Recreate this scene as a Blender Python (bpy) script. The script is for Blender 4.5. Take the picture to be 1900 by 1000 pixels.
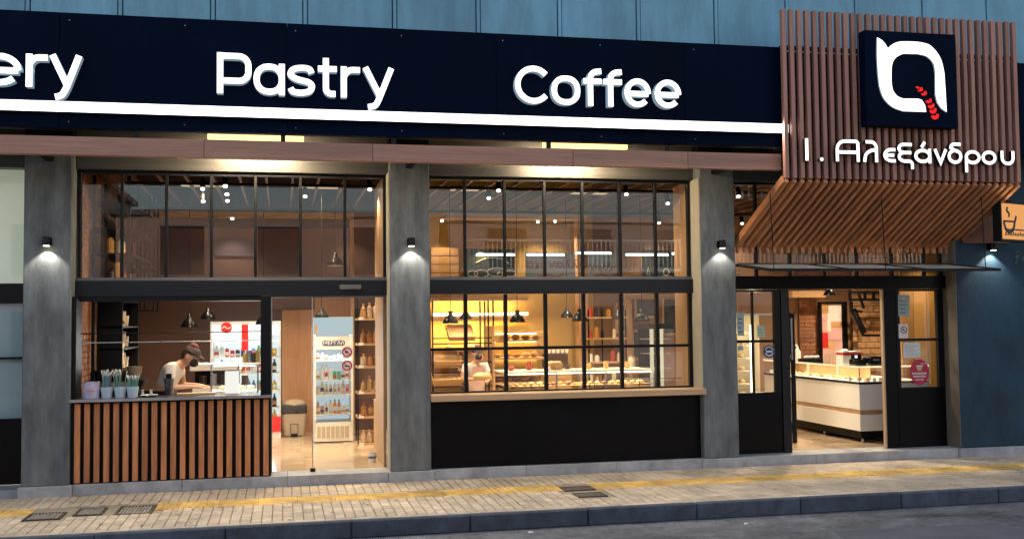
import bpy, bmesh, math, random
from math import sin, cos, pi, radians
from mathutils import Vector, Matrix
import numpy as np
random.seed(7)
for o in list(bpy.data.objects): bpy.data.objects.remove(o)
SC = bpy.context.scene
COL = SC.collection

# ------------------------------------------------------------------ camera
YAW, PITCH, ROLL, F = .2154, .0485, -.0111, 1947.6
CAM = Vector((0, -12.6, 1.9))
fw = Vector((sin(YAW)*cos(PITCH), cos(YAW)*cos(PITCH), sin(PITCH)))
rt = Vector((cos(YAW), -sin(YAW), 0)); up = rt.cross(fw)
r2 = rt*cos(ROLL)+up*sin(ROLL); u2 = -rt*sin(ROLL)+up*cos(ROLL)
cd = bpy.data.cameras.new('camera'); cam = bpy.data.objects.new('camera', cd); COL.objects.link(cam)
M4 = Matrix((r2, u2, -fw)).transposed().to_4x4(); M4.translation = CAM
cam.matrix_world = M4
cd.sensor_width = 36; cd.lens = F/1900*36; cd.clip_start = .05; cd.clip_end = 2000
SC.camera = cam

# ------------------------------------------------------------------ sky, sun, exposure
W = bpy.data.worlds.new('World'); SC.world = W; W.use_nodes = True
nt = W.node_tree; nt.nodes.clear()
wo = nt.nodes.new('ShaderNodeOutputWorld'); bg = nt.nodes.new('ShaderNodeBackground')
sk = nt.nodes.new('ShaderNodeTexSky'); sk.sky_type = 'NISHITA'; sk.sun_disc = False
sk.sun_elevation = radians(14.0); sk.sun_rotation = radians(20); sk.air_density = 1.4; sk.dust_density = .3; sk.ozone_density = 5.0
hs = nt.nodes.new('ShaderNodeHueSaturation'); hs.inputs['Saturation'].default_value = .55; hs.inputs['Value'].default_value = 1.0
nt.links.new(sk.outputs[0], hs.inputs['Color']); nt.links.new(hs.outputs[0], bg.inputs[0]); bg.inputs[1].default_value = .15
nt.links.new(bg.outputs[0], wo.inputs[0])
sd = bpy.data.lights.new('sun', 'SUN'); sd.energy = 3.0; sd.angle = radians(12); sd.color = (1, .85, .7)
sun = bpy.data.objects.new('sun', sd); COL.objects.link(sun)
az = sk.sun_rotation; el = sk.sun_elevation
sdir = Vector((sin(az)*cos(el), cos(az)*cos(el), sin(el)))
sun.rotation_euler = (-sdir).to_track_quat('-Z', 'Y').to_euler()
SC.view_settings.view_transform = 'Standard'; SC.view_settings.look = 'None'
SC.view_settings.exposure = .9; SC.view_settings.gamma = 1
SC.cycles.use_denoising = True
SC.cycles.max_bounces = 8; SC.cycles.transparent_max_bounces = 24; SC.cycles.diffuse_bounces = 3
SC.cycles.glossy_bounces = 4; SC.cycles.sample_clamp_indirect = 6; SC.cycles.sample_clamp_direct = 0
SC.cycles.caustics_reflective = False; SC.cycles.caustics_refractive = False

# ------------------------------------------------------------------ measuring: the point on the plane y=Y (or z=Z) seen at photo pixel
def ray(px, py): return fw*F+r2*(px-950)+u2*(500-py)
def at(px, py, Y=0.):
    d = ray(px, py); return CAM+d*((Y-CAM.y)/d.y)
def atz(px, py, Z):
    d = ray(px, py); return CAM+d*((Z-CAM.z)/d.z)
def proj(p):
    v = Vector(p)-CAM; return 950+F*v.dot(r2)/v.dot(fw), 500-F*v.dot(u2)/v.dot(fw)

# ------------------------------------------------------------------ materials
MATS = {}
def mat(name, col, rough=.6, metal=0., var=.0, scale=6., stretch=(1, 1, 1), bump=0., bscale=None, emit=None, es=0., rnd=0., col2=None, spec=.5, world=False, detail=6., clear=0., stain=None):
    if name in MATS: return MATS[name]
    m = bpy.data.materials.new(name); MATS[name] = m; m.use_nodes = True
    t = m.node_tree; N = t.nodes; L = t.links
    b = N['Principled BSDF']; b.inputs['Roughness'].default_value = rough; b.inputs['Metallic'].default_value = metal
    b.inputs['Specular IOR Level'].default_value = spec
    if clear: b.inputs['Coat Weight'].default_value = clear
    c = (*col, 1); b.inputs['Base Color'].default_value = c
    if emit: b.inputs['Emission Color'].default_value = (*emit, 1); b.inputs['Emission Strength'].default_value = es
    if var or bump or rnd:
        if world:
            tc = N.new('ShaderNodeNewGeometry'); src = tc.outputs['Position']
        else:
            tc = N.new('ShaderNodeTexCoord'); src = tc.outputs['Object']
        mp = N.new('ShaderNodeMapping'); mp.inputs['Scale'].default_value = stretch
        L.new(src, mp.inputs[0])
        oi = N.new('ShaderNodeObjectInfo')
        if not world:
            ad = N.new('ShaderNodeVectorMath'); ad.operation = 'ADD'
            sc_ = N.new('ShaderNodeMath'); sc_.operation = 'MULTIPLY'; sc_.inputs[1].default_value = 37.
            L.new(oi.outputs['Random'], sc_.inputs[0]); L.new(mp.outputs[0], ad.inputs[0]); L.new(sc_.outputs[0], ad.inputs[1]); vec = ad.outputs[0]
        else: vec = mp.outputs[0]
        n = N.new('ShaderNodeTexNoise'); n.inputs['Scale'].default_value = scale; n.inputs['Detail'].default_value = detail; n.inputs['Roughness'].default_value = .62
        L.new(vec, n.inputs['Vector'])
        n2 = N.new('ShaderNodeTexNoise'); n2.inputs['Scale'].default_value = scale*.21; n2.inputs['Detail'].default_value = 3
        L.new(vec, n2.inputs['Vector'])
        mx = N.new('ShaderNodeMath'); mx.operation = 'ADD'; L.new(n.outputs[0], mx.inputs[0]); L.new(n2.outputs[0], mx.inputs[1])
        mr = N.new('ShaderNodeMapRange'); mr.inputs[1].default_value = .7; mr.inputs[2].default_value = 1.3
        L.new(mx.outputs[0], mr.inputs[0])
        cm = N.new('ShaderNodeMix'); cm.data_type = 'RGBA'
        lo = tuple(max(0, x*(1-var)) for x in col); hi = tuple(min(1, x*(1+var)) for x in col) if col2 is None else col2
        cm.inputs[6].default_value = (*lo, 1); cm.inputs[7].default_value = (*hi, 1)
        L.new(mr.outputs[0], cm.inputs[0]); out = cm.outputs[2]
        if rnd:
            hs = N.new('ShaderNodeHueSaturation'); mm = N.new('ShaderNodeMapRange'); mm.inputs[3].default_value = 1-rnd; mm.inputs[4].default_value = 1+rnd
            L.new(oi.outputs['Random'], mm.inputs[0]); L.new(mm.outputs[0], hs.inputs['Value']); L.new(out, hs.inputs['Color']); out = hs.outputs[0]
        if stain:
            g2 = N.new('ShaderNodeNewGeometry'); mp2 = N.new('ShaderNodeMapping'); mp2.inputs['Scale'].default_value = stain[2] if len(stain) > 2 else (1, 1, 1)
            ns_ = N.new('ShaderNodeTexNoise'); ns_.inputs['Scale'].default_value = stain[0]; ns_.inputs['Detail'].default_value = 7; ns_.inputs['Roughness'].default_value = .7
            L.new(g2.outputs['Position'], mp2.inputs[0]); L.new(mp2.outputs[0], ns_.inputs['Vector'])
            sr = N.new('ShaderNodeMapRange'); sr.inputs[1].default_value = .38; sr.inputs[2].default_value = .66; sr.inputs[3].default_value = 1+stain[1]*.35; sr.inputs[4].default_value = 1-stain[1]
            L.new(ns_.outputs[0], sr.inputs[0]); vm = N.new('ShaderNodeVectorMath'); vm.operation = 'SCALE'
            L.new(out, vm.inputs[0]); L.new(sr.outputs[0], vm.inputs['Scale']); out = vm.outputs[0]
        L.new(out, b.inputs['Base Color'])
        rm = N.new('ShaderNodeMapRange'); rm.inputs[3].default_value = max(0.02, rough-.08); rm.inputs[4].default_value = min(1, rough+.08)
        L.new(mr.outputs[0], rm.inputs[0]); L.new(rm.outputs[0], b.inputs['Roughness'])
        if bump:
            n3 = N.new('ShaderNodeTexNoise'); n3.inputs['Scale'].default_value = bscale or scale*4; n3.inputs['Detail'].default_value = 8
            L.new(vec, n3.inputs['Vector'])
            bp = N.new('ShaderNodeBump'); bp.inputs['Strength'].default_value = bump; bp.inputs['Distance'].default_value = .01
            L.new(n3.outputs[0], bp.inputs['Height']); L.new(bp.outputs[0], b.inputs['Normal'])
    return m
def glass_mat(name, tint=(1, 1, 1), extra=0., rough=.0):
    if name in MATS: return MATS[name]
    m = bpy.data.materials.new(name); MATS[name] = m; m.use_nodes = True
    t = m.node_tree; N = t.nodes; L = t.links; N.clear()
    o = N.new('ShaderNodeOutputMaterial'); tr = N.new('ShaderNodeBsdfTransparent'); tr.inputs[0].default_value = (*tint, 1)
    g = N.new('ShaderNodeBsdfGlossy'); g.inputs['Roughness'].default_value = rough
    fr = N.new('ShaderNodeFresnel'); fr.inputs[0].default_value = 1.5
    ma = N.new('ShaderNodeMath'); ma.operation = 'MULTIPLY_ADD'; ma.inputs[1].default_value = 1.9; ma.inputs[2].default_value = extra; ma.use_clamp = True
    L.new(fr.outputs[0], ma.inputs[0]); ge = N.new('ShaderNodeNewGeometry'); iv = N.new('ShaderNodeMath'); iv.operation = 'SUBTRACT'; iv.inputs[0].default_value = 1
    L.new(ge.outputs['Backfacing'], iv.inputs[1]); mb_ = N.new('ShaderNodeMath'); mb_.operation = 'MULTIPLY'; L.new(ma.outputs[0], mb_.inputs[0]); L.new(iv.outputs[0], mb_.inputs[1]); ma = mb_
    mx = N.new('ShaderNodeMixShader'); L.new(ma.outputs[0], mx.inputs[0]); L.new(tr.outputs[0], mx.inputs[1]); L.new(g.outputs[0], mx.inputs[2])
    L.new(mx.outputs[0], o.inputs[0]); return m
def emit_mat(name, col, s):
    if name in MATS: return MATS[name]
    m = bpy.data.materials.new(name); MATS[name] = m; m.use_nodes = True
    t = m.node_tree; N = t.nodes; N.clear(); o = N.new('ShaderNodeOutputMaterial'); e = N.new('ShaderNodeEmission')
    e.inputs[0].default_value = (*col, 1); e.inputs[1].default_value = s; t.links.new(e.outputs[0], o.inputs[0]); return m

CONC = mat('pillar_render', (.155, .165, .168), .75, var=.42, scale=6, stretch=(1.6, 1.6, .5), bump=.35, bscale=60, stain=(3.2, .34, (1.5, 1, .3)))
PLIN = mat('plinth_stone', (.42, .42, .43), .7, var=.2, scale=9, bump=.2, stain=(2.5, .3))
WALLB = mat('blue_wall_render', (.018, .050, .082), .75, var=.3, scale=2.2, stretch=(1, 1, .7), bump=.35, bscale=40, stain=(1.4, .4, (1, 1, .6)))
BLK = mat('black_frame_metal', (.004, .0045, .006), .42, var=.3, scale=8, spec=.22)
BLKP = mat('black_panel', (.0016, .0016, .0028), .42, var=.6, scale=3, spec=.16, bump=.06)
BEAMM = mat('mid_beam_metal', (.006, .008, .013), .35, spec=.3, var=.3, scale=3, stretch=(.4, 1, 6))
GREYM = mat('grey_trim_metal', (.16, .15, .145), .4, metal=.6, var=.2, scale=4)
HEAD = mat('brushed_head_panel', (.065, .060, .054), .42, metal=.2, var=.25, scale=5, stretch=(.3, 1, 22), bump=.05)
CLAD = mat('blue_cladding', (.17, .37, .50), .5, var=.12, scale=2.2, stretch=(1, 1, .5), rnd=.06, bump=.06, stain=(1.8, .26, (1.6, 1, .35)))
SEAM = mat('cladding_seam', (.05, .12, .18), .5, var=.1)
NAVY = mat('navy_sign', (.0007, .0042, .016), .55, var=.45, scale=1.2, spec=.04, bump=.05)
WOODX = mat('brown_timber_beam', (.40, .195, .13), .55, var=.28, scale=7, stretch=(.25, 3, 9), bump=.15, rnd=.07)
SLAT = mat('brown_slat_timber', (.37, .165, .115), .55, var=.25, scale=10, stretch=(5, 5, .35), bump=.15, rnd=.24)
SOFS = mat('warm_lit_soffit_timber', (.56, .225, .09), .5, var=.25, scale=10, stretch=(5, .5, .5), bump=.1, rnd=.16)  # orange base colour carries the warm shop light from below
KSLAT = mat('counter_slat_timber', (.60, .225, .085), .5, var=.4, scale=10, stretch=(5, 5, .35), bump=.2, rnd=.2)
OAK = mat('oak_timber', (.46, .27, .13), .5, var=.22, scale=8, stretch=(6, 6, .5), bump=.08, rnd=.06)
OAKX = mat('oak_timber_lengthwise', (.50, .31, .16), .5, var=.22, scale=8, stretch=(.4, 5, 8), bump=.08, rnd=.08)
OAKD = mat('golden_oak', (.48, .27, .10), .5, var=.25, scale=7, stretch=(.5, 5, 6), rnd=.1)
SILLM = mat('sill_timber', (.55, .36, .20), .5, var=.15, scale=8, stretch=(.4, 5, 9), bump=.06)
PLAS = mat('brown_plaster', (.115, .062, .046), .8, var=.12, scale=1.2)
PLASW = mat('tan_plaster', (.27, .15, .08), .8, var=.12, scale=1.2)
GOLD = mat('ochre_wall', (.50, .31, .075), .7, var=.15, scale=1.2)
FLOORM = mat('floor_tile', (.50, .37, .24), .16, var=.16, scale=2.5, rnd=.04)
DARK = mat('dark_ceiling', (.006, .004, .004), .8, var=.3)
BRICK = mat('red_brick', (.26, .11, .055), .85, var=.5, scale=7, bump=.4, world=True)
MORT = mat('mortar', (.20, .14, .10), .9, var=.3, scale=20)
STONE = mat('rubble_stone', (.42, .25, .12), .85, var=.5, scale=9, bump=.5, world=True)
PAVE = mat('paver', (.60, .49, .37), .8, var=.26, scale=14, bump=.35, bscale=80, rnd=.09, stain=(1.1, .28))
PAVEW = mat('paver_mass', (.60, .49, .37), .8, var=.30, scale=9, bump=.35, bscale=80, world=True, stain=(1.1, .28))
PAVEJ = mat('paver_joint', (.34, .28, .21), .9, var=.3, scale=20)
TACT = mat('yellow_tactile_tile', (.95, .56, .17), .7, var=.24, scale=8, bump=.3, rnd=.16, stain=(1.7, .40))
KERB = mat('kerb_stone', (.085, .10, .13), .75, var=.4, scale=7, bump=.5, bscale=40, rnd=.12, stain=(3, .35))  # dark bluish base carries the shade on the kerb's street face
ASPH = mat('asphalt', (.165, .165, .18), .8, var=.55, scale=16, bump=1.0, bscale=90, world=True, detail=12, stain=(.55, .35, (1, 2.2, 1)))
IRONL = mat('worn_iron_bar', (.36, .33, .30), .6, metal=.3, var=.4, scale=20)
IRON = mat('cast_iron', (.10, .09, .08), .6, metal=.5, var=.4, scale=20, bump=.3)
WHITE = mat('white_enamel', (.78, .77, .74), .35, var=.05, scale=3)
WARMW = mat('white_counter_panel', (.86, .84, .80), .35)
STEEL = mat('stainless_steel', (.5, .5, .5), .3, metal=.9, var=.1)
BSHADE = mat('black_enamel_shade', (.005, .005, .006), .25, spec=.25)
INSH = mat('shade_inside', (.35, .28, .2), .5)
BREAD = mat('bread_crust', (.55, .27, .08), .6, var=.5, scale=14, bump=.5, rnd=.25)
BREADL = mat('pale_bread', (.70, .46, .20), .6, var=.35, scale=14, bump=.4, rnd=.2)
CHOC = mat('chocolate_crust', (.14, .055, .025), .5, var=.5, scale=14)
PAPER = mat('white_paper', (.74, .74, .70), .7, var=.08, scale=20)
GLASS = glass_mat('window_glass', (.97, .975, .97), .0)
GLASSI = glass_mat('display_glass', (.97, .98, .98), .02)
GLASSF = bpy.data.materials.new('frosted_awning_glass'); GLASSF.use_nodes = True
_t = GLASSF.node_tree; _t.nodes.clear(); _o = _t.nodes.new('ShaderNodeOutputMaterial'); _m = _t.nodes.new('ShaderNodeMixShader'); _a = _t.nodes.new('ShaderNodeBsdfDiffuse'); _b = _t.nodes.new('ShaderNodeBsdfTranslucent')
_a.inputs[0].default_value = (.55, .57, .58, 1); _b.inputs[0].default_value = (.85, .88, .9, 1); _m.inputs[0].default_value = .6
_t.links.new(_a.outputs[0], _m.inputs[1]); _t.links.new(_b.outputs[0], _m.inputs[2]); _t.links.new(_m.outputs[0], _o.inputs[0])
LED = emit_mat('white_led', (1, .985, .95), 2.2)
LEDL = emit_mat('letter_face_light', (1, .985, .965), 1.1)
LSIDE = mat('letter_return_acrylic', (.55, .68, .76), .4, emit=(.5, .72, .85), es=.12)
WARM = emit_mat('warm_tube', (1, .72, .34), 9)
TUBE = emit_mat('recess_tube', (1, .62, .20), 1.6)
WARMS = emit_mat('warm_shelf_strip', (1, .74, .38), 6)
BULB = emit_mat('bulb', (1, .87, .66), 6)
COOL = emit_mat('cool_fridge_tube', (.95, 1., 1.), 5)
REDM = mat('red_plastic', (.55, .02, .02), .4, emit=(.8, .02, .02), es=.25)

# ------------------------------------------------------------------ mesh builder
class MB:
    def __init__(s): s.v = []; s.f = []; s.m = []
    def add(s, vs, fs, mi=0):
        n = len(s.v); s.v += [Vector(p) for p in vs]; s.f += [tuple(i+n for i in q) for q in fs]; s.m += [mi]*len(fs); return s
    def box(s, x0, x1, y0, y1, z0, z1, mi=0):
        if x0 > x1: x0, x1 = x1, x0
        if y0 > y1: y0, y1 = y1, y0
        if z0 > z1: z0, z1 = z1, z0
        return s.add([(x0, y0, z0), (x1, y0, z0), (x1, y1, z0), (x0, y1, z0), (x0, y0, z1), (x1, y0, z1), (x1, y1, z1), (x0, y1, z1)],
                     [(0, 3, 2, 1), (4, 5, 6, 7), (0, 1, 5, 4), (1, 2, 6, 5), (2, 3, 7, 6), (3, 0, 4, 7)], mi)
    def bar(s, a, b, w, h, upv=(0, 0, 1), mi=0):
        a = Vector(a); b = Vector(b); d = (b-a).normalized(); x = d.cross(Vector(upv)).normalized(); y = x.cross(d)
        c = []
        for p in (a, b):
            for i, j in ((-1, -1), (1, -1), (1, 1), (-1, 1)): c.append(p+x*(i*w/2)+y*(j*h/2))
        return s.add(c, [(0, 1, 2, 3), (7, 6, 5, 4), (0, 4, 5, 1), (1, 5, 6, 2), (2, 6, 7, 3), (3, 7, 4, 0)], mi)
    def tube(s, a, b, r0, r1=None, n=10, mi=0, cap=True):
        r1 = r0 if r1 is None else r1
        a = Vector(a); b = Vector(b); d = (b-a).normalized(); q = Vector((0, 0, 1)) if abs(d.z) < .9 else Vector((1, 0, 0))
        x = d.cross(q).normalized(); y = d.cross(x); c = []
        for p, r in ((a, r0), (b, r1)):
            for k in range(n): t = 2*pi*k/n; c.append(p+x*(r*cos(t))+y*(r*sin(t)))
        fs = [(k, (k+1) % n, n+(k+1) % n, n+k) for k in range(n)]
        if cap: fs += [tuple(range(n))[::-1], tuple(range(n, 2*n))]
        return s.add(c, fs, mi)
    def lathe(s, c, prof, n=16, mi=0):
        c = Vector(c); vs = []
        for r, z in prof:
            for k in range(n): t = 2*pi*k/n; vs.append(c+Vector((r*cos(t), r*sin(t), z)))
        fs = []
        for i in range(len(prof)-1):
            for k in range(n): fs.append((i*n+k, i*n+(k+1) % n, (i+1)*n+(k+1) % n, (i+1)*n+k))
        return s.add(vs, fs, mi)
    def ball(s, c, rx, ry, rz, n=8, m=5, mi=0):
        prof = [(max(1e-4, sin(pi*i/m)), -cos(pi*i/m)) for i in range(m+1)]; n0 = len(s.v)
        s.lathe((0, 0, 0), prof, n, mi); c = Vector(c)
        for i in range(n0, len(s.v)): p = s.v[i]; s.v[i] = Vector((c.x+p.x*rx, c.y+p.y*ry, c.z+p.z*rz))
        return s
    def ribbon(s, pts, hw, y0, y1, closed=False, mi=0, ms=1):
        """stroke of half width hw in the xz plane, extruded from y0 (front) to y1"""
        P = [Vector((p[0], p[1])) for p in pts]
        P = [p for i, p in enumerate(P) if i == 0 or (p-P[i-1]).length > 1e-4]
        if closed and (P[0]-P[-1]).length < 1e-4: P.pop()
        n = len(P); L_, R_ = [], []
        for i in range(n):
            a = P[i-1] if (closed or i > 0) else None; b = P[(i+1) % n] if (closed or i < n-1) else None
            d1 = (P[i]-a).normalized() if a is not None else None; d2 = (b-P[i]).normalized() if b is not None else None
            if d1 is None: d1 = d2
            if d2 is None: d2 = d1
            nrm = Vector((-(d1.y+d2.y), d1.x+d2.x))
            if nrm.length < 1e-6: nrm = Vector((-d1.y, d1.x))
            nrm.normalize(); k = 1/max(.45, nrm.dot(Vector((-d1.y, d1.x))))
            L_.append(P[i]+nrm*hw*k); R_.append(P[i]-nrm*hw*k)
        vs = []
        for i in range(n):
            for q in (L_[i], R_[i]): vs += [(q.x, y0, q.y), (q.x, y1, q.y)]
        fs = []; fr = []
        m = n if closed else n-1
        for i in range(m):
            j = (i+1) % n; a = 4*i; b = 4*j
            fr.append((a, a+2, b+2, b)); fs += [(a+1, b+1, b+3, a+3), (a, b, b+1, a+1), (a+2, a+3, b+3, b+2)]
        if not closed:
            e = 4*(n-1); fs += [(0, 1, 3, 2), (e, e+2, e+3, e+1)]
        s.add(vs, fr, mi); k = len(s.v)-len(vs)
        s.f += [tuple(i+k for i in q) for q in fs]; s.m += [ms]*len(fs); return s
    def prism(s, outl, y0, y1, mi=0, ms=1):
        from mathutils.geometry import tessellate_polygon
        n = len(outl); vs = [(p[0], y0, p[1]) for p in outl]+[(p[0], y1, p[1]) for p in outl]
        tr = tessellate_polygon([[Vector((p[0], p[1], 0)) for p in outl]])
        s.add(vs, [tuple(t) for t in tr], mi); k = len(s.v)-2*n
        s.f += [tuple(i+n+k for i in t)[::-1] for t in tr]+[(k+i, k+(i+1) % n, k+n+(i+1) % n, k+n+i) for i in range(n)]
        s.m += [ms]*(len(tr)+n); return s
    def mesh(s, name, mats, org=(0, 0, 0)):
        me = bpy.data.meshes.new(name); o = Vector(org)
        me.from_pydata([tuple(p-o) for p in s.v], [], s.f)
        for m in (mats if isinstance(mats, (list, tuple)) else [mats]): me.materials.append(m)
        if any(s.m): me.polygons.foreach_set('material_index', s.m)
        bm = bmesh.new(); bm.from_mesh(me); bmesh.ops.recalc_face_normals(bm, faces=bm.faces); bm.to_mesh(me); bm.free()
        return me
    def build(s, name, mats, parent=None, label=None, cat=None, group=None, kind=None, bevel=0., smooth=False, ratio=None):
        if parent is None:
            xs = [p.x for p in s.v]; ys = [p.y for p in s.v]; zs = [p.z for p in s.v]
            org = Vector(((min(xs)+max(xs))/2, (min(ys)+max(ys))/2, min(zs)))
        else: org = wloc(parent)
        o = bpy.data.objects.new(name, s.mesh(name, mats, org)); COL.objects.link(o)
        if parent is None: o.location = org
        else: o.parent = parent
        tag(o, label, cat, group, kind)
        if bevel:
            b = o.modifiers.new('bevel', 'BEVEL'); b.width = bevel; b.segments = 1; b.limit_method = 'ANGLE'
        if smooth:
            o.data.polygons.foreach_set('use_smooth', [True]*len(o.data.polygons))
        return o
def wloc(o):
    v = Vector((0, 0, 0))
    while o: v += o.location; o = o.parent
    return v
def tag(o, label=None, cat=None, group=None, kind=None):
    if label: o['label'] = label
    if cat: o['category'] = cat
    if group: o['group'] = group
    if kind: o['kind'] = kind
def thing(name, label, cat, loc, group=None):
    o = bpy.data.objects.new(name, None); COL.objects.link(o); o.location = loc; o.empty_display_size = .1
    tag(o, label, cat, group); return o
def copy_tree(o, parent=None):
    c = o.copy(); COL.objects.link(c); c.parent = parent
    for ch in list(o.children): copy_tree(ch, c)
    return c
def B(*a, mi=0): return MB().box(*a, mi=mi)
def lamp(kind, loc, e, col, parent, size=.05, spot=90, blend=.6, aim=(0, 0, -1), sx=None, sy=None, name='lamp_light'):
    d = bpy.data.lights.new(name, kind); d.energy = e; d.color = col
    if kind == 'SPOT': d.spot_size = radians(spot); d.spot_blend = blend; d.shadow_soft_size = size
    elif kind == 'AREA': d.shape = 'RECTANGLE'; d.size = sx; d.size_y = sy
    else: d.shadow_soft_size = size
    o = bpy.data.objects.new(name, d); COL.objects.link(o); o.parent = parent
    o.location = Vector(loc)-(wloc(parent) if parent else Vector((0, 0, 0)))
    o.rotation_euler = Vector(aim).to_track_quat('-Z', 'Y').to_euler(); return o
def text(body, parent, loc, size, m, name='lettering', mirror=False, ext=.002, bold=0., align='CENTER', rot=(pi/2, 0, 0), sx=1.):
    c = bpy.data.curves.new(name, 'FONT'); c.body = body; c.size = size; c.align_x = align; c.align_y = 'CENTER'; c.extrude = ext; c.offset = bold
    c.materials.append(m); o = bpy.data.objects.new(name, c); COL.objects.link(o); o.parent = parent
    o.location = Vector(loc)-wloc(parent); o.rotation_euler = rot; o.scale = ((-1 if mirror else 1)*sx, 1, 1)
    me = bpy.data.meshes.new_from_object(o); q = bpy.data.objects.new(name, me); COL.objects.link(q); q.parent = parent
    q.location = o.location; q.rotation_euler = o.rotation_euler; q.scale = o.scale; bpy.data.objects.remove(o); return q
def arcpts(cx, cy, rx, ry, a0, a1, n=8):
    return [(cx+rx*cos(radians(a0+(a1-a0)*i/n)), cy+ry*sin(radians(a0+(a1-a0)*i/n))) for i in range(n+1)]
def cr(pts, n=6, closed=False):
    out = []; N_ = len(pts); rng = N_ if closed else N_-1
    g = lambda i: Vector(pts[i % N_]) if closed else Vector(pts[min(max(i, 0), N_-1)])
    for i in range(rng):
        p0, p1, p2, p3 = g(i-1), g(i), g(i+1), g(i+2)
        for k in range(n):
            t = k/n; out.append(tuple(.5*((2*p1)+(p2-p0)*t+(2*p0-5*p1+4*p2-p3)*t*t+(3*p1-p0-3*p2+p3)*t**3)))
    if not closed: out.append(tuple(pts[-1]))
    return out
def rrect(x0, y0, x1, y1, rx, ry=None, n=5):
    ry = ry or rx; ry = min(ry, (y1-y0)/2*.99); rx = min(rx, (x1-x0)/2*.99)
    return arcpts(x1-rx, y1-ry, rx, ry, 0, 90, n)+arcpts(x0+rx, y1-ry, rx, ry, 90, 180, n)+arcpts(x0+rx, y0+ry, rx, ry, 180, 270, n)+arcpts(x1-rx, y0+ry, rx, ry, 270, 360, n)

FL = .12          # shop floor
# ================================================================== GROUND
road = B(-80, 90, -90, -2.33, -.30, -.165).build('road', ASPH, kind='structure')
# pavement bed
pv = B(-8, 24, -2.252, -.001, -.2, -.012).build('pavement', PAVEJ, kind='structure')
random.seed(3)
holes = [(-2.50, -2.15, -1.42, -1.04), (-2.06, -1.78, -1.28, -.88), (-1.66, -1.30, -1.34, -.86), (3.08, 3.44, -1.18, -.92), (3.10, 3.44, -1.62, -1.36)]
def clear_of(x, y, w, h):
    return not any(x+w > a and x < b and y+h > c and y < d for a, b, c, d in holes)
pavers = []
y = -2.16; row = 0
while y < -.05:
    x = -6 + (.1 if row % 2 else 0)
    hgt = .2
    if not (y+hgt > -1.125 and y < -.715):
        k = 0
        while x < 16:
            if clear_of(x, y, .1, hgt): pavers.append((x, y, random.uniform(-.0022, .0022)))
            x += .1
    y += hgt if not (y+hgt > -1.125 and y < -.76) else 0
    if y+hgt > -1.125 and y < -.76: y = -.715
    row += 1
def paver_box(mb, x, y, dz, h=.2):
    g = .004; z1 = dz; c = .004
    x0, x1, y0, y1 = x+g*1.3, x+.1-g*1.3, y+g*.6, (y+h-g*.6 if y+h-g*.6 < -.003 or y == 0 else -.003)
    vs = [(x0, y0, -.03), (x1, y0, -.03), (x1, y1, -.03), (x0, y1, -.03), (x0, y0, z1-c), (x1, y0, z1-c), (x1, y1, z1-c), (x0, y1, z1-c),
          (x0+c, y0+c, z1), (x1-c, y0+c, z1), (x1-c, y1-c, z1), (x0+c, y1-c, z1)]
    mb.add(vs, [(0, 1, 5, 4), (1, 2, 6, 5), (2, 3, 7, 6), (3, 0, 4, 7), (4, 5, 9, 8), (5, 6, 10, 9), (6, 7, 11, 10), (7, 4, 8, 11), (8, 9, 10, 11)])
def seen(x, y):
    a, b = proj((x, y, 0)); return 0 < a < 1900 and b < 1004
vis = sorted([p for p in pavers if seen(p[0]+.05, p[1]+.1)], key=lambda p: (Vector((p[0], p[1], 0))-CAM).length)
near = set(vis[:285])
pm = MB(); paver_box(pm, 0, 0, 0); pmesh = pm.mesh('paver', PAVE)
big = MB()
for p in pavers:
    if p in near:
        o = bpy.data.objects.new('paver', pmesh); COL.objects.link(o); o.parent = pv
        o.location = Vector((p[0], p[1], p[2]))-wloc(pv); o.rotation_euler = (random.uniform(-.012, .012), random.uniform(-.012, .012), random.uniform(-.01, .01))
    else: paver_box(big, *p)
big.build('paver_field', PAVEW, pv, kind='stuff')
# pale edging slabs along the kerb
x = -6.2
while x < 18:
    w = .6; B(x+.003, x+w-.003, -2.25, -2.165, -.03, .001+random.uniform(-.002, .002)).build('edging_slab', PAVE, pv, bevel=.003); x += w
# tactile strip
ty0, ty1 = -1.157, -.72
for i in range(46):
    x0 = -4.3+i*.405; x1 = x0+.4
    if any(x1 > a+.02 and x0 < b-.02 and d > ty0 and c < ty1 for a, b, c, d in holes):
        cuts = [(a, b) for a, b, c, d in holes if x1 > a+.02 and x0 < b-.02 and d > ty0+.08]
        a = min(c[0] for c in cuts); b = max(c[1] for c in cuts)
        segs = [(x0, a-.01), (b+.01, x1)]
    else: segs = [(x0, x1)]
    for s0, s1 in segs:
        if s1-s0 < .06: continue
        m = MB().box(s0, s1, ty0+.003, ty1-.003, -.04, -.002)
        k = 0; xx = s0+.03; ribs = (i in (1, 2, 3, 7, 8) or i % 11 == 5)
        if ribs:
            while xx < s1-.035: m.box(xx, xx+.035, ty0+.03, ty1-.03, -.003, .006); xx += .07
        else:
            yy = ty0+.03
            while yy < ty1-.04: m.box(s0+.015, s1-.015, yy, yy+.035, -.003, .003); yy += .075
        m.build('tactile_tile', TACT, pv, bevel=.002)
# edging stone between pavers and kerb, kerb stones
kerb = B(-8, 24, -2.325, -2.255, -.3, -.175).build('kerb', KERB, kind='structure')
x = -6.4; i = 0
ks = MB()
while x < 18:
    w = 1.18+random.uniform(-.03, .03)
    m = MB().box(x+.004, x+w-.004, -2.335+random.uniform(-.004, .004), -2.255, -.17, .002+random.uniform(-.004, .004))
    m.build('kerb_stone', KERB, kerb, bevel=.014); x += w
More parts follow.
